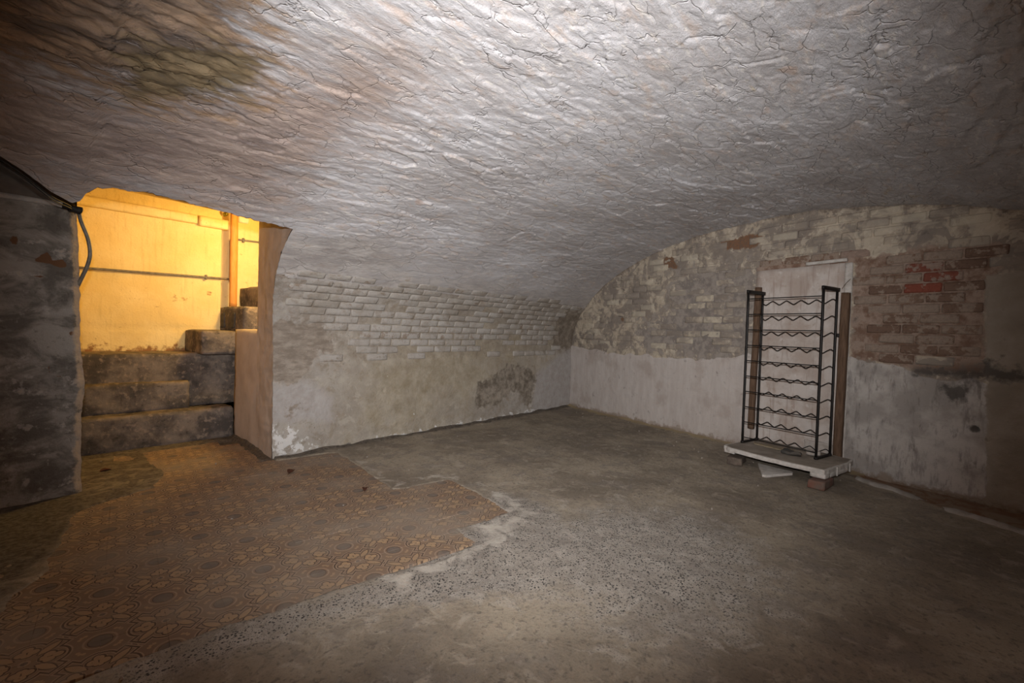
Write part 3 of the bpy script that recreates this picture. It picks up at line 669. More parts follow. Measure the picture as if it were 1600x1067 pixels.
# -- right wall ---------------------------------------------------------
def vz_s(s):
    d = np.clip(s * 0.9674, 0, 2 * VA); return np.interp(d, _d, _z)
PLINE_S = [-0.1, 0.0, 0.82, 1.6, 2.0, 2.3, 2.51, 2.6, 3.33, 3.37, 3.65, 3.84, 4.0, 4.3, 5.6]; PLINE_Z = [0.86, 0.86, 0.80, 0.80, 0.80, 0.83, 0.89, 0.90, 0.91, 0.905, 0.867, 0.80, 0.805, 0.807, 0.8]
REDZ = [(3.36, 1.70), (3.6, 1.70), (3.8, 1.73), (4.15, 1.70), (4.16, 1.5), (4.09, 1.46), (4.12, 0.83), (3.8, 0.86), (3.36, 0.9)]
PIER = [(4.10, 1.50), (5.6, 1.55), (5.6, -0.1), (4.165, -0.1)]
def build_right():
    s = np.concatenate([np.arange(-0.06, 4.5, 0.0125), np.linspace(4.5, 5.45, 14)]); z = np.arange(-0.03, 2.24, 0.0125)
    Sg, Zg = np.meshgrid(s, z)
    pz = np.interp(Sg, PLINE_S, PLINE_Z) + 0.03 * fbm(Sg * 5, Zg * 5, 2, 3)
    pl = sst(0.008, -0.008, Zg - pz)
    pier = sst(0.4, 0.6, pmask(Sg + 0.02 * fbm(Sg * 8, Zg * 8, 4, 2), Zg, PIER, 0.02))
    rel = -0.005 + 0.005 * fbm(Sg * 2.2, Zg * 2.2, 12, 3) + 0.0026 * fbm(Sg * 14, Zg * 14, 3, 3) + 0.009 * pl + 0.012 * pier
    f1, e, ia, ib, _, _ = vor(Sg * 7 + 0.4 * fbm(Sg * 6, Zg * 6, 1, 2), Zg * 11 + 0.4 * fbm(Sg * 6, Zg * 6, 2, 2))
    rel = rel + (1 - pl) * (1 - pier) * 0.006 * (hsh(ia, ib, 3) - 0.4)          # flakes of old limewash
    rel = rel - 0.03 * np.exp(-(np.hypot((Sg - 4.085) / 0.020, (Zg - 0.486) / 0.020)) ** 4)
    V = rw(Sg, rel, Zg)
    vz = vz_s(np.maximum(Sg, 0))
    A = {'plaster': np.clip(0.5 + (pz - Zg) / 0.07, 0, 1), 'scuff': np.clip(0.5 + (Sg - 3.34) / 0.08, 0, 1),
         'grey': pmask(Sg, Zg, [(1.644, 1.70), (2.245, 1.78), (2.62, 1.70), (2.62, 0.88), (2.0, 0.79), (1.595, 0.88), (1.232, 0.85), (1.121, 1.1), (1.66, 1.355)], 0.22),
         'red': np.maximum(pmask(Sg, Zg, REDZ, 0.06), pmask(Sg, Zg, [(2.58, 1.72), (3.4, 1.74), (3.4, 1.66), (2.58, 1.65)], 0.02)),
         'pier': pmask(Sg, Zg, PIER, 0.05),
         'rust': np.maximum.reduce([pmask(Sg, Zg, [(2.202, 1.991), (2.53, 2.02), (2.658, 1.97), (2.561, 1.89), (2.274, 1.906)], 0.025), pmask(Sg, Zg, [(1.489, 1.901), (1.634, 1.92), (1.724, 1.784), (1.555, 1.801)], 0.03), 0.75 * np.exp(-(np.hypot(Sg - 0.93, Zg - 1.22) / 0.03) ** 2)]),
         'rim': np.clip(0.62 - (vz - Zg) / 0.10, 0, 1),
         'soot_and_hole': np.maximum.reduce([pmask(Sg, Zg, [(3.906, 0.754), (4.04, 0.778), (4.031, 0.683), (3.959, 0.66)], 0.05), 0.8 * pmask(Sg, Zg, [(3.764, 0.862), (4.0, 0.9), (4.177, 0.92), (4.4, 0.86), (4.4, 0.80), (4.0, 0.80), (3.766, 0.80)], 0.05), np.exp(-(np.hypot(Sg - 4.085, Zg - 0.486) / 0.026) ** 4), 0.85 * np.exp(-(np.hypot((Sg - 3.75) / 0.02, (Zg - 1.30) / 0.012)) ** 2)]),  # soot marks; the round spot paints shade into the hole
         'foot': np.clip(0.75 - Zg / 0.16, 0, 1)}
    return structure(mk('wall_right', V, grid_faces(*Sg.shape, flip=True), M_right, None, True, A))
wall_right = build_right()
RB = {k: brick_set(m, 0.205, 0.062, 0.03) for k, m in (('red', M_bred), ('brown', M_bbrown), ('cream', M_bcream), ('grey', M_bgrey))}
rr = random.Random(8)
row = 0; z = 0.885
while z < 2.12:
    off = (0.108 if row % 2 else 0.0) + rr.uniform(-0.025, 0.025)
    s = 0.1 + off
    while s < 4.35:
        sc = s + 0.108; zc = z + 0.036; ok = True
        plz = float(np.interp(sc, PLINE_S, PLINE_Z))
        if zc < plz + 0.035: ok = False
        if zc > float(vz_s(np.array(min(sc - 0.1, sc + 0.1 if sc < 3 else sc - 0.1)))) - 0.06: ok = False
        if 2.46 < sc < 3.45 and zc < 1.70: ok = False                              # the panel and its posts
        if float(sdpoly(np.array([sc]), np.array([zc]), PIER)[0]) < 0.07: ok = False
        inred = float(sdpoly(np.array([sc]), np.array([zc]), REDZ)[0]) < -0.02
        strip = 2.5 < sc < 3.45 and zc < 1.76
        if not inred and not strip and rr.random() < (0.42 if sc < 2.6 else 0.22): ok = False
        if ok:
            u = rr.random()
            if inred: k = 'red' if (abs(sc - 3.73) < 0.11 and abs(zc - 1.555) < 0.04) or (zc > 1.38 and u < 0.28) else ('brown' if u < 0.9 else 'grey')
            elif strip: k = 'red' if u < 0.35 else 'brown'
            elif zc > 1.74 and sc > 2.9: k = 'cream' if u < 0.55 else 'grey'
            else: k = 'cream' if u < 0.38 else 'grey'
            o = bpy.data.objects.new('brick', rr.choice(RB[k])); COL.objects.link(o); o.parent = wall_right
            o.location = rw(sc, -0.0068 + rr.uniform(-0.003, 0.003) - (0.0 if inred else (0.0035 if sc < 2.5 else 0.0022)), zc)
            o.rotation_euler = (0, rr.uniform(-0.015, 0.015), RANG)
        s += 0.216
    row += 1; z += 0.0735

# -- walls behind the photographer ------------------------------------------
def quad_wall(name, pts, mat, n=(12, 8)):
    a, b, c, d = (np.array(p, float) for p in pts)
    u = np.linspace(0, 1, n[0])[None, :, None]; v = np.linspace(0, 1, n[1])[:, None, None]
    V = (a * (1 - u) + b * u) * (1 - v) + (d * (1 - u) + c * u) * v
    V = V + 0.006 * np.stack([pn(V[..., 0] * 4 + k * 9, V[..., 1] * 4, V[..., 2] * 4) for k in range(3)], -1)
    return structure(mk(name, V, grid_faces(n[1], n[0]), mat))
quad_wall('wall_rear', [(4.2, BY - 2 * VA, -0.03), (-1.75, BY - 2 * VA, -0.03), (-1.75, BY - 2 * VA, 0.87), (4.2, BY - 2 * VA, 0.87)], M_back, (40, 10))
quad_wall('wall_left', [(-1.7, -1.52, -0.03), (-1.7, 3.72, -0.03), (-1.7, 3.72, 2.25), (-1.7, -1.52, 2.25)], M_pier, (40, 20))

# -- plastered pier left of the doorway ---------------------------------------
def build_pier():
    z = np.arange(-0.03, 1.70, 0.012); u = np.concatenate([np.linspace(0, 0.7, 20, endpoint=False), np.linspace(0.7, 1, 60)])
    xr = np.interp(z, [0, 0.45, 0.65, 0.9, 1.21, 1.5, 1.7], [0.300, 0.298, 0.312, 0.290, 0.285, 0.278, 0.268]) + 0.006 * fbm(z * 14, z * 0, 3, 3)
    X = -1.70 + (xr + 1.70)[:, None] * u[None]; Z = np.repeat(z[:, None], len(u), 1)
    rel = 0.006 * fbm(X * 3, Z * 3, 3, 3) + 0.003 * fbm(X * 13, Z * 16, 5, 3) - 0.025 * sst(-0.05, 0.0, X - xr[:, None]) ** 2
    rel = rel + 0.03 * np.exp(-np.clip(Z, 0, 9) / 0.05) * (0.5 + pn(X * 6, Z * 6))
    V = np.stack([X, BY - 0.005 - rel, Z], -1).reshape(-1, 3)
    # return of the wall into the passage
    y2 = np.linspace(0.03, 1.05, 16); XX = np.repeat(xr[:, None], len(y2), 1) + 0.004 * pn(y2[None] * 9, z[:, None] * 9); W = np.stack([XX, BY + np.repeat(y2[None], len(z), 0), np.repeat(z[:, None], len(y2), 1)], -1).reshape(-1, 3)
    F = np.concatenate([grid_faces(*X.shape), grid_faces(len(z), len(y2), off=X.size)])
    RUST = [(0.10, 1.36), (0.15, 1.41), (0.175, 1.36), (0.215, 1.37), (0.235, 1.33), (0.2, 1.325), (0.165, 1.34), (0.10, 1.345)]
    n2 = len(W)
    A = {'rust': np.r_[np.maximum.reduce([pmask(X, Z, RUST, 0.012), 0.7 * np.exp(-(np.hypot((X - 0.12) / 0.03, (Z - 1.262) / 0.008)) ** 2), np.exp(-(np.hypot((X - 0.25), (Z - 0.95)) / 0.013) ** 2), 0.6 * pmask(X, Z, [(0.155, 0.78), (0.17, 0.78), (0.17, 0.72), (0.22, 0.70), (0.22, 0.69), (0.155, 0.71)], 0.01), 0.8 * np.exp(-(np.hypot((X - 0.02) / .02, (Z - 1.45) / .04)) ** 2)]).ravel(), np.zeros(n2)],
         'edge': np.r_[(sst(-0.06, -0.008, X - xr[:, None]) * 0.75).ravel(), np.ones(n2)]}
    return structure(mk('wall_pier', np.concatenate([V, W]), F, M_pier, None, True, A))
build_pier()
quad_wall('wall_tympanum', [(-1.72, BY + 0.012, 1.64), (0.265, BY + 0.012, 1.64), (0.265, BY + 0.012, 2.3), (-1.72, BY + 0.012, 2.3)], M_dull, (40, 20))
lp, lf = rough_box(1.95, 0.022, 0.030, n=(60, 2, 2), r=0.006, amp=0.004, fr=12)
lo = structure(mk('trim_1', lp, lf, plain('pale_ledge', (0.34, 0.325, 0.31), (0.50, 0.48, 0.46), 14, 0.9, 0, 0.5))); lo.location = (-0.735, BY - 0.012, 1.668)

# -- right jamb, soffit and stairwell shell -----------------------------------
def jamb():
    zz = np.linspace(-0.02, 1.672, 110); w_ = np.linspace(0, 1, 26)
    d = np.interp(t_of_z(zz), _t, _d) * (zz > VZ); zc = np.maximum(zz, 0)
    Fp = np.stack([door_right(zc) + 0.006 * fbm(zz * 18, zz * 0, 2, 3), BY - d + 0.004, zz], -1)
    zb = np.where(zz < 1.1, zz, 1.1 + (zz - 1.1) * (1.90 - 1.1) / (1.672 - 1.1))
    Bp = np.stack([np.full_like(zz, 1.388), 4.10 + 0.008 * fbm(zz * 16, zz * 0, 8, 3), zb], -1)
    V = Fp[:, None] * (1 - w_)[None, :, None] + Bp[:, None] * w_[None, :, None]
    q = np.sin(np.pi * w_)[None]
    V[..., 0] += (0.006 * fbm(V[..., 1] * 5, V[..., 2] * 5, 3, 3) + 0.0015 * pn(V[..., 1] * 30, V[..., 2] * 30)) * np.clip(q * 3, 0, 1)
    return structure(mk('wall_jamb', V, grid_faces(len(zz), len(w_), flip=True), M_jamb))
jamb()
structure(boxo('wall_jamb_plinth', 1.390, 1.75, 3.98, 4.665, -0.02, 0.985, M_jamb, None, n=(6, 14, 20), r=0.01, amp=0.005))
structure(boxo('wall_jamb_core', 1.392, 3.2, 3.98, 4.10, -0.02, 2.62, M_jamb, None, n=(6, 2, 14), r=0.004, amp=0.002))
def soffit():
    X = np.linspace(0.262, 1.262, 110); v = np.linspace(0, 1, 30)
    T = t_edge(X); A = surf(X, T, vault_relief(X, T)); A0 = A + np.array([0, 0.004, 0.0])
    B = np.stack([0.20 + (X - 0.262) * 1.36, np.full_like(X, 5.46), 2.21 - 0.02 * X], -1)
    V = A0[:, None] * (1 - v)[None, :, None] + B[:, None] * v[None, :, None]
    lip = np.exp(-v / 0.02)[None]; V[..., 2] += 0.012 * (1 - lip) + 0.006 * pn(V[..., 0] * 6, V[..., 1] * 6)
    return structure(mk('ceiling_passage', V, grid_faces(len(X), len(v), flip=True), M_yel, None, True, {'brown': np.repeat(np.where(v < 0.05, 0.9, 0.0)[None], len(X), 0)}))
soffit()
def ywall(name, x0, x1, y, z0, z1, nx=70, nz=80):
    X, Z = np.meshgrid(np.linspace(x0, x1, nx), np.linspace(z0, z1, nz))
    Y = y + 0.006 * fbm(X * 4, Z * 4, y, 3) + 0.002 * fbm(X * 16, Z * 18, y, 2)
    g = np.maximum(0, np.cos(Z / 0.24 * 2 * np.pi)) ** 30 * 0.007 * np.clip(0.6 + pn(X * 2, Z * 2, 3), 0, 1)                     # courses of large blocks
    A = {'brown': np.maximum(0.62 * np.clip(1 - (Z - 0.74) / 0.18, 0, 1), np.maximum(0.9 * np.exp(-(np.hypot((X - 1.375) / 0.05, (Z - 1.33) / 0.018)) ** 2), 0.55 * np.exp(-(np.hypot((X - 1.1) / 0.2, (Z - 1.25) / 0.03)) ** 2)))}
    return structure(mk(name, np.stack([X, Y + g, Z], -1), grid_faces(nz, nx), M_yel, None, True, A))
ywall('wall_stairwell', 0.15, 1.475, 5.40, 0.5, 2.65)
ywall('wall_stairwell_recess', 1.47, 3.25, 5.50, 0.5, 2.65)
quad_wall('wall_stairwell_return', [(1.474, 5.40, 0.5), (1.474, 5.52, 0.5), (1.474, 5.52, 2.65), (1.474, 5.40, 2.65)], M_yel, (4, 20))
quad_wall('wall_stairwell_left', [(0.275, 3.76, -0.02), (0.275, 5.45, -0.02), (0.275, 5.45, 2.3), (0.275, 3.76, 2.3)], M_yel, (20, 20))
quad_wall('wall_stairwell_end', [(3.2, 5.55, 0.5), (3.2, 4.0, 0.5), (3.2, 4.0, 2.65), (3.2, 5.55, 2.65)], M_yel, (12, 12))
quad_wall('ceiling_stairwell', [(1.2, 4.0, 2.62), (1.2, 5.55, 2.62), (3.25, 5.55, 2.62), (3.25, 4.0, 2.62)], M_yel, (12, 12))
# string course along the yellow wall, in two lengths
structure(boxo('trim_2', 0.28, 1.252, 5.338, 5.42, 2.002, 2.085, M_yel, None, n=(30, 3, 4), r=0.004, amp=0.003))
structure(boxo('trim_3', 1.268, 1.52, 5.334, 5.42, 1.990, 2.082, M_yel, None, n=(12, 3, 4), r=0.004, amp=0.003))

# ------------------------------------------------------------------ stairs
st = empty('staircase', (0.85, 4.66, 0), 'worn dark stone cellar staircase turning up behind the doorway', 'staircase')
def step(x0, x1, y0, y1, z0, z1, n=(26, 8, 10), seed=1, mat=M_step, name='step'):
    P, F = rough_box(x1 - x0, y1 - y0, z1 - z0, n=n, r=0.018, amp=0.007, fr=8, seed=seed)
    o = mk(name, P, F, mat, st); o.location = ((x0 + x1) / 2 - 0.85, (y0 + y1) / 2 - 4.66, z0); return o
step(0.292, 1.396, 4.665, 4.90, -0.01, 0.275, seed=1)
step(0.292, 1.090, 4.815, 5.02, 0.268, 0.512, seed=2)
step(0.292, 1.62, 4.955, 5.405, 0.265, 0.752, n=(34, 12, 14), seed=3)
step(1.17, 1.70, 4.79, 5.405, 0.74, 0.960, seed=4, n=(12, 16, 8))
B2 = step(1.475, 1.95, 4.70, 5.50, 0.95, 1.198, seed=5, n=(12, 16, 8))
step(1.68, 2.3, 4.68, 5.50, 1.19, 1.415, seed=6, n=(12, 16, 8))
step(1.90, 2.6, 4.66, 5.50, 1.40, 1.63, seed=7, n=(12, 12, 8))
step(2.15, 3.18, 4.66, 5.50, 1.6, 1.85, seed=8, n=(12, 12, 8))
for yc, wy in ((5.30, 0.11), (4.98, 0.09)):  # dark blocks painted in for the shade of two cavities in the riser
    P, F = rough_box(0.02, wy, 0.15, n=(2, 6, 6), r=0.008, amp=0.006, fr=20)
    o = mk('dark_cavity_block', P, F, M_rag, st); o.location = (1.473 - 0.85, yc - 4.66, 0.985)

# ------------------------------------------------------------------ things in the stairwell
wp, wf = rough_box(0.062, 0.05, 1.0, n=(2, 2, 24), r=0.004, amp=0.0015, fr=6)
pst = tag(mk('wooden_post', wp, wf, M_owood), 'orange-lit planed wooden post standing on the upper stairs in the yellow stairwell', 'post')
pst.location = (1.56, 5.30, 1.203)
pipe = empty('conduit_pipe', (0.45, 5.375, 1.47), 'thin grey metal conduit running along the yellow stairwell wall', 'pipe')
def child_tube(name, pts, r, mat, parent, sides=8):
    V, F = tube(np.asarray(pts, float) - np.array(parent.location), r, sides); return mk(name, V, F, mat, parent)
child_tube('lower_run', [(0.33, 5.374, 1.468), (0.467, 5.374, 1.471), (1.337, 5.374, 1.487), (1.55, 5.374, 1.490), (1.572, 5.40, 1.492), (1.575, 5.46, 1.494)], 0.0105, M_steel, pipe)
child_tube('riser', [(1.575, 5.468, 1.47), (1.575, 5.468, 1.70), (1.573, 5.468, 1.895), (1.582, 5.468, 1.918), (1.605, 5.468, 1.924)], 0.009, M_steel, pipe)
child_tube('upper_run', [(1.59, 5.468, 1.924), (1.8, 5.468, 1.930), (2.4, 5.468, 1.95)], 0.009, M_steel, pipe)
for x, y, z in ((1.337, 5.378, 1.487), (1.70, 5.472, 1.926)):
    P, F = rough_box(0.022, 0.034, 0.05, n=(2, 3, 4), r=0.008, amp=0.001); o = mk('pipe_clip', P, F, M_steel, pipe); o.location = Vector((x, y, z - 0.025)) - pipe.location
fit = empty('brass_fitting', (1.488, 5.345, 2.128), 'small tarnished brass fitting high on the yellow wall beside the wooden post', 'fitting')
V, F = tube([(0, -0.03, 0.012), (0, -0.012, 0.012), (0, 0.02, 0.012)], 0.020, 12); mk('body', V, F, M_brass, fit)
V, F = tube([(0, -0.055, 0.012), (0, -0.04, 0.012), (0, -0.028, 0.012)], 0.011, 10); mk('nozzle', V, F, M_brass, fit)
P, F = rough_box(0.10, 0.03, 0.055, n=(8, 2, 5), r=0.012, amp=0.010, fr=22)
ch = tag(mk('pale_plate', P, F, plain('pale_plate_white', (0.80, 0.78, 0.74), (0.86, 0.84, 0.80), 20)), 'small pale irregular patch under the passage ceiling beside the post top', 'plaster patch')  # plain pale plate for a small white spot
ch.location = (1.70, 5.475, 2.115)

# cable along the vault edge, black junction, cable down the pier edge
ce = empty('ceiling_cable', (0.0, 2.98, 1.70), 'thin black cable stretched along the vault edge left of the doorway', 'cable')
def spl(pts, n=8):
    pts = np.asarray(pts, float); P = np.r_[[2 * pts[0] - pts[1]], pts, [2 * pts[-1] - pts[-2]]]; out = []
    for i in range(1, len(P) - 2):
        for k in range(n):
            t = k / n; a, b, c, d = P[i - 1:i + 3]
            out.append(0.5 * (2 * b + (c - a) * t + (2 * a - 5 * b + 4 * c - d) * t * t + (3 * b - a - 3 * c + d) * t ** 3))
    out.append(P[-2]); return np.array(out)
child_tube('cable_strand', spl([(-0.30, 2.74, 1.80), (-0.03, 2.97, 1.712), (0.054, 3.045, 1.672), (0.14, 3.14, 1.622), (0.215, 3.35, 1.63), (0.235, 3.58, 1.657)], ), 0.0032, M_rubber, ce)
child_tube('cable_strand', spl([(-0.30, 2.76, 1.78), (-0.03, 2.98, 1.70), (0.056, 3.055, 1.66), (0.14, 3.15, 1.61), (0.215, 3.36, 1.62), (0.24, 3.58, 1.65)]), 0.0028, M_rubber, ce)
jb = empty('cable_junction', (0.245, 3.60, 1.640), 'black taped cable junction at the top corner of the grey pier', 'junction')
V, F = tube(spl([(-0.038, 0, 0.028), (-0.015, -0.004, 0.024), (0.012, 0.0, 0.016), (0.036, 0.004, 0.008)]), 0.019, 10); mk('tape_wrap', V, F, M_rubber, jb)
P, F = rough_box(0.062, 0.04, 0.034, n=(5, 3, 3), r=0.010, amp=0.004, fr=30); o = mk('terminal', P, F, M_rubber, jb); o.location = (0.012, 0.004, 0.0)
dc = tag(mk('drop_cable', *tube(spl([(0.272, 3.615, 1.655), (0.284, 3.64, 1.60), (0.316, 3.66, 1.505), (0.326, 3.665, 1.42), (0.316, 3.68, 1.35), (0.298, 3.70, 1.29), (0.276, 3.725, 1.22)]), 0.0105, 8), M_steel), 'thick grey cable drooping down the edge of the pier into the doorway', 'cable')

# ------------------------------------------------------------------ wine rack
def rwp(s, o, z): return rw(s, o, z).reshape(3)
RS0, RS1, RO0, RO1, RZ = 2.738, 3.314, 0.39, 0.16, 0.1365
rack = empty('wine_rack', rwp((RS0 + RS1) / 2, 0.275, RZ), 'tall black metal wine rack with wavy rods standing on white boards', 'wine rack')
rack.rotation_euler = (0, 0, RANG)                   # local x along the wall, local y into the wall
cs, co = (RS0 + RS1) / 2, 0.275
def rl(s, o, z): return np.array([s - cs, -(o - co), z - RZ])
H = 1.305
for s in (RS0, RS1):
    for o_ in (RO0, RO1):
        P, F = rough_box(0.017, 0.015, H, n=(1, 1, 10), r=0.003, amp=0)
        u = mk('upright', P, F, M_black, rack); u.location = rl(s, o_, RZ)
    P, F = rough_box(0.021, 0.275, 0.030, n=(2, 6, 2), r=0.004, amp=0)
    u = mk('top_bar', P, F, M_black, rack); u.location = rl(s, 0.268, RZ + H - 0.018)
    P, F = rough_box(0.019, 0.255, 0.018, n=(2, 6, 2), r=0.003, amp=0)
    u = mk('foot_bar', P, F, M_black, rack); u.location = rl(s, 0.275, RZ)
    for o_ in (RO0, RO1):
        P, F = rough_box(0.026, 0.024, 0.022, n=(2, 2, 2), r=0.006, amp=0); u = mk('foot_cap', P, F, M_rubber, rack); u.location = rl(s, o_, RZ - 0.001)
def wave(amp, n=5):
    x = np.linspace(0, 1, 10 * n + 1); ph = (x * n) % 1.0
    tri = 1 - 4 * np.abs(((x * n + 0.25) % 1.0) - 0.5) ; v = np.sign(tri) * np.abs(tri) ** 0.8
    return x, -np.clip(tri * 1.15, -1, 1) * amp
for i in range(10):
    z = 0.189 + (1.375 - 0.189) * i / 9
    V, F = tube([rl(RS0, RO0, z), rl((RS0 + RS1) / 2, RO0, z), rl(RS1, RO0, z)], 0.0042, 8); mk('straight_rod', V, F, M_black, rack)
    x, wv = wave(0.0165)
    pts = [rl(RS0 + (RS1 - RS0) * a, RO1, z - 0.024 + b) for a, b in zip(x, wv)]
    V, F = tube(pts, 0.0036, 7); mk('wavy_rod', V, F, M_black, rack)

# ------------------------------------------------------------------ platform under the rack
plat = empty('board_platform', rwp(3.1, 0.4, 0.066), 'low chipped white board platform on bricks under the wine rack', 'platform')
plat.rotation_euler = (0, 0, RANG)
def pl_l(s, o, z): return np.array([s - 3.1, -(o - 0.4), z - 0.066])
def plate(outline, z0, z1, mat_top, name, parent, ragged=0.004, seed=1):
    rg = random.Random(seed); pts = []
    n = len(outline)
    for i in range(n):
        a, b = np.array(outline[i]), np.array(outline[(i + 1) % n]); k = max(2, int(np.linalg.norm(b - a) / 0.03))
        for j in range(k):
            p = a + (b - a) * j / k; pts.append(p + (np.array([rg.uniform(-1, 1), rg.uniform(-1, 1)]) * ragged if j else 0))
    m = len(pts); c = np.mean(pts, 0)
    V = [(p[0], p[1], z0) for p in pts] + [(p[0], p[1], z1 - 0.003) for p in pts] + [tuple(c + (p - c) * (1 - 0.004 / max(np.linalg.norm(p - c), 1e-6))) + (z1,) for p in pts]
    F = []
    for r in range(2):
        for i in range(m): F.append([r * m + i, r * m + (i + 1) % m, (r + 1) * m + (i + 1) % m, (r + 1) * m + i])
    F.append([2 * m + i for i in range(m)]); F.append([i for i in range(m)][::-1])
    o = mk(name, V, F, mat_top, parent, smooth=False); return o
def lo2(s, o): return (s - 3.1, -(o - 0.4))
out = [lo2(2.70, 0.60), lo2(2.78, 0.645), lo2(3.00, 0.665), lo2(3.25, 0.662), lo2(3.475, 0.635), lo2(3.475, 0.24), lo2(3.45, 0.10), lo2(2.68, 0.06)]
tb = plate(out, 0.036, 0.067, M_chip, 'edge_board', plat, 0.004, 2)
tb['label'] = 'chipped white painted board edge'
out2 = [lo2(2.712, 0.592), lo2(2.79, 0.634), lo2(3.00, 0.652), lo2(3.25, 0.650), lo2(3.462, 0.624), lo2(3.462, 0.24), lo2(3.44, 0.11), lo2(2.69, 0.07)]
td = plate(out2, 0.064, 0.0685, M_dust, 'dusty_top', plat, 0.003, 4)
for (s, o_, ls, lo_, z0, z1) in ((3.430, 0.595, 0.10, 0.085, 0.002, 0.037), (3.445, 0.505, 0.07, 0.10, 0.003, 0.037), (3.445, 0.345, 0.07, 0.20, 0.003, 0.037), (2.745, 0.565, 0.09, 0.07, 0.008, 0.037), (2.74, 0.2, 0.08, 0.2, 0.004, 0.037)):
    P, F = rough_box(ls, lo_, z1 - z0, n=(6, 6, 3), r=0.005, amp=0.002, fr=25, seed=s); b = mk('cleat', P, F, M_chip, plat); b.location = pl_l(s, o_, 0.066 + z0)
for o_ in (0.455, 0.245):
    P, F = rough_box(0.010, 0.022, 0.062, n=(2, 3, 5), r=0.003, amp=0.0015); b = mk('end_batten', P, F, M_chip, plat); b.location = pl_l(3.484, o_, 0.070)

def onrw(name, P, F, mat, s, o_, z, rz, label, cat, group=None, tilt=(0, 0)):
    ob = tag(mk(name, P, F, mat), label, cat, group); ob.location = rwp(s, o_, z); ob.rotation_euler = (tilt[0], tilt[1], RANG + rz); return ob
P, F = rough_box(0.115, 0.20, 0.058, n=(8, 12, 5), r=0.008, amp=0.004, fr=18, seed=3)
onrw('loose_brick', P, F, M_dbrick, 2.80, 0.575, 0.004, 0.35, 'dusty dark brick propping the far end of the white platform', 'brick')
P, F = rough_box(0.105, 0.22, 0.060, n=(8, 12, 5), r=0.008, amp=0.004, fr=18, seed=5)
onrw('loose_brick', P, F, M_rbrick, 3.44, 0.60, 0.003, 0.12, 'reddish brick propping the near end of the white platform', 'brick')
P = plate([(-0.125, 0.13), (0.135, 0.12), (0.145, 0.085), (0.04, -0.12), (0.015, -0.125)], 0, 0.018, M_chip, 'broken_board', None, 0.003, 9)
tag(P, 'broken white board scrap lying on the floor under the platform', 'board'); P.location = rwp(3.085, 0.635, 0.008); P.rotation_euler = (0.05, 0.0, RANG + 0.1)
P = plate([(-0.19, 0.035), (0.12, 0.055), (0.18, 0.0), (0.12, -0.05), (-0.16, -0.02)], 0, 0.008, M_tan, 'fibre_board_scrap', None, 0.004, 12)
tag(P, 'tan fibre board scrap lying on the platform under the lowest rods', 'board scrap'); P.location = rwp(2.97, 0.315, 0.137); P.rotation_euler = (0, 0, RANG + 0.04)
P, F = rough_box(0.13, 0.07, 0.028, n=(12, 8, 4), r=0.013, amp=0.014, fr=14, seed=2)
onrw('crumpled_rag', P, F, M_rag, 3.16, 0.42, 0.140, 0.2, 'crumpled dark grey rag lying on the platform inside the rack', 'rag')
P, F = rough_box(0.20, 0.03, 0.085, n=(12, 3, 8), r=0.012, amp=0.012, fr=9, seed=6)
onrw('stone_slab', P, F, M_stone, 3.21, 0.12, 0.138, 0.0, 'pale rounded stone slab leaning against the whitewashed panel behind the rack', 'stone', None, (-0.15, 0))
P, F = rough_box(0.085, 0.06, 0.035, n=(8, 6, 4), r=0.010, amp=0.010, fr=18, seed=8)
onrw('mortar_lump', P, F, M_stone, 3.245, 0.275, 0.141, 0.4, 'grey mortar lump on the platform beside the near foot of the rack', 'rubble')

# ------------------------------------------------------------------ whitewashed panel with its posts
pan = empty('hatch_panel', rwp(2.96, 0.0, 0.07), 'whitewashed panel closing an old opening behind the wine rack', 'panel')
pan.rotation_euler = (0, 0, RANG)
def pnl(name, s0, s1, o0, o1, z0, z1, mat, n=(14, 2, 30), amp=0.002, r=0.004):
    P, F = rough_box(s1 - s0, o1 - o0, z1 - z0, n=n, r=r, amp=amp, fr=6, seed=s0)
    b = mk(name, P, F, mat, pan); b.location = ((s0 + s1) / 2 - 2.96, -((o0 + o1) / 2), z0 - 0.07); return b
pnl('board', 2.592, 3.30, -0.02, 0.018, 0.03, 1.664, M_panel)
pnl('board_edge', 3.302, 3.352, -0.02, 0.016, 0.03, 1.664, M_chip, n=(3, 2, 30))
P, F = rough_box(0.30, 0.03, 0.026, n=(16, 2, 2), r=0.004, amp=0.002, fr=10)
bt = onrw('white_batten', P, F, M_chip, 3.168, 0.018, 1.672, 0, 'short white painted batten lying along the top of the panel', 'batten')
bt.rotation_euler = (0, -0.015, RANG)
P, F = rough_box(0.050, 0.042, 1.31, n=(3, 3, 40), r=0.006, amp=0.004, fr=5, seed=1)
onrw('timber_post', P, F, M_wood, 2.615, 0.042, 0.20, 0, 'dark brown timber post at the far side of the panel ending above the platform', 'post', None, (0, 0.014))
tp = empty('timber_post', rwp(3.322, 0.045, 0.08), 'brown timber post with a small latch at the near side of the panel', 'post'); tp.rotation_euler = (0, 0.006, RANG)
P, F = rough_box(0.056, 0.05, 1.345, n=(3, 3, 40), r=0.006, amp=0.003, fr=5, seed=4); mk('shaft', P, F, M_wood, tp)
P, F = rough_box(0.026, 0.03, 0.028, n=(3, 3, 3), r=0.006, amp=0.002); b = mk('latch', P, F, M_rubber, tp); b.location = (-0.034, -0.012, 0.99)
V, F = tube(spl([(-0.02, -0.03, 1.37), (0.0, -0.02, 1.41), (0.03, -0.01, 1.45)]), 0.002, 5); mk('bent_wire', V, F, M_wood, tp)

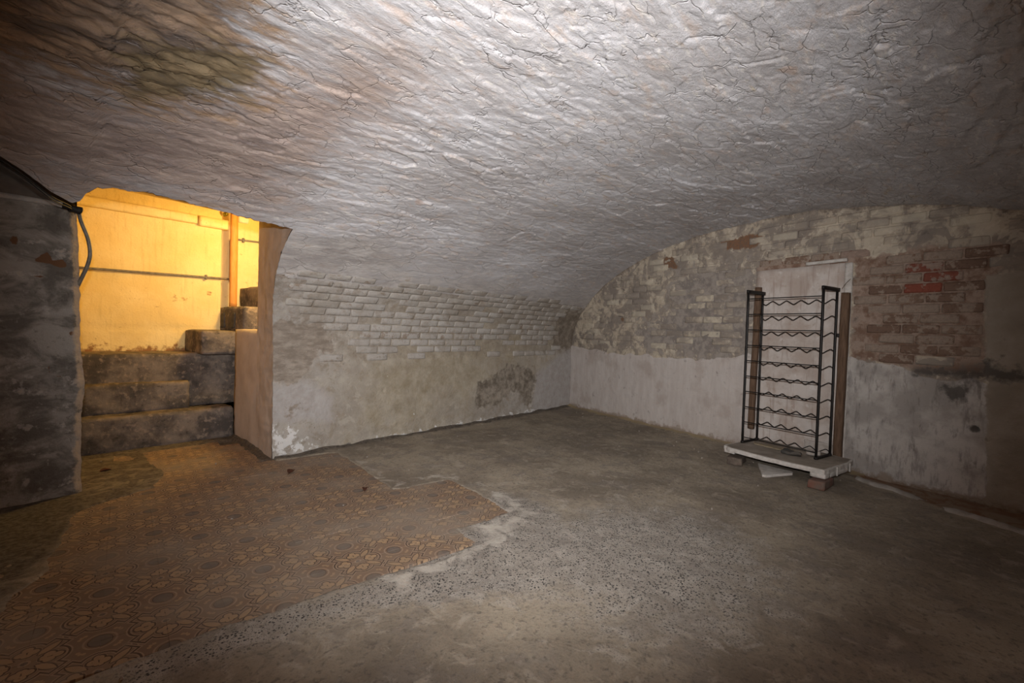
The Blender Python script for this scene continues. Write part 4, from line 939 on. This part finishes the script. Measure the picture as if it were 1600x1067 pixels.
# ------------------------------------------------------------------ curb along the right wall, small litter
def curb():
    s = np.linspace(3.50, 4.9, 120); V = []
    for k, (do, z) in enumerate(((-0.075, -0.01), (-0.06, 0.020), (-0.03, 0.030), (0.0, 0.020), (0.02, -0.01))):
        o = curb_o(s) + do + 0.012 * fbm(s * 7, s * 0 + k * .3, 2, 3); zz = z + (0.010 * fbm(s * 6, s * 0 + k, 5, 3) if z > 0 else 0) - 0.03 * np.exp(-((s - 3.98) / 0.07) ** 2)
        V.append(rw(s, o, zz))
    return structure(mk('baseboard_right', np.stack(V), grid_faces(5, len(s), flip=True), M_curb))
curb()
def leaf_obj(label, loc, rz, size, curl):
    n = 9; V = []; F = []
    for i in range(n):
        t = i / (n - 1); wd = math.sin(math.pi * t) ** 0.8 * 0.35 * (1 - 0.35 * t)
        for k in (-1, -0.5, 0, 0.5, 1): V.append(((t - 0.5) * size, k * wd * size, size * (curl * (k * k) * wd * 2 + 0.10 * (t - 0.4) ** 2) + 0.003))
    for i in range(n - 1):
        for k in range(4): a = i * 5 + k; F.append([a, a + 1, a + 6, a + 5])
    e = empty('dry_leaf', (loc[0], loc[1], 0.001), label, 'leaf'); e.rotation_euler = (0, 0, rz)
    b = mk('blade', V, F, M_leaf, e); m = b.modifiers.new('thick', 'SOLIDIFY'); m.thickness = 0.0012
    V, F = tube([(-0.72 * size, 0.0, 0.004), (-0.5 * size, 0, 0.005), (-0.2 * size, 0, 0.006)], 0.0012, 5); mk('stalk', V, F, M_leaf, e)
leaf_obj('dry red-brown leaf on the tiles near the doorway jamb', (1.344, 3.272), 0.8, 0.085, 0.35)
leaf_obj('small dark dead leaf on the tiles near their edge', (1.53, 2.607), 1.0, 0.06, 0.5)
leaf_obj('dark withered leaf on the dirt inside the doorway', (0.452, 4.102), 0.2, 0.07, 0.45)
def crumbs():
    rg = random.Random(4); V = []; F = []
    base = [(1, 0, 0), (-1, 0, 0), (0, 1, 0), (0, -1, 0), (0, 0, 1), (0, 0, -1)]; bf = [(0, 2, 4), (2, 1, 4), (1, 3, 4), (3, 0, 4), (2, 0, 5), (1, 2, 5), (3, 1, 5), (0, 3, 5)]
    for i in range(230):
        u = rg.random()
        if u < 0.55: s, o = rg.uniform(0.1, 4.3), abs(rg.gauss(0.1, 0.45)) + 0.05; p = rw(s, o, 0)
        elif u < 0.72: p = np.array([rg.uniform(1.5, 5.1), BY - abs(rg.gauss(0.04, 0.12)) - 0.03, 0])
        elif u < 0.85: p = np.array([rg.uniform(0.35, 1.2), rg.uniform(3.4, 4.6), 0])
        else: p = np.array([rg.uniform(0.2, 4.0), rg.uniform(0.6, 3.3), 0])
        if float((p - COR) @ RN) < 0.04: continue
        r = rg.choice((0.002, 0.0025, 0.003, 0.004, 0.007)); n = len(V)
        q = [np.array(b) * r * rg.uniform(0.6, 1.3) for b in base]
        a = rg.uniform(0, 6.28); c, s_ = math.cos(a), math.sin(a)
        V += [(p[0] + c * v[0] - s_ * v[1], p[1] + s_ * v[0] + c * v[1], 0.004 + r * 0.5 + v[2]) for v in q]; F += [tuple(n + k for k in f) for f in bf]
    o = mk('rubble_crumbs', V, F, plain('crumb_plaster', (0.22, 0.19, 0.165), (0.33, 0.295, 0.26), 30), None, smooth=False); o['kind'] = 'stuff'
    o['label'] = 'scattered pale plaster crumbs on the cellar floor'; o['category'] = 'crumbs'
crumbs()
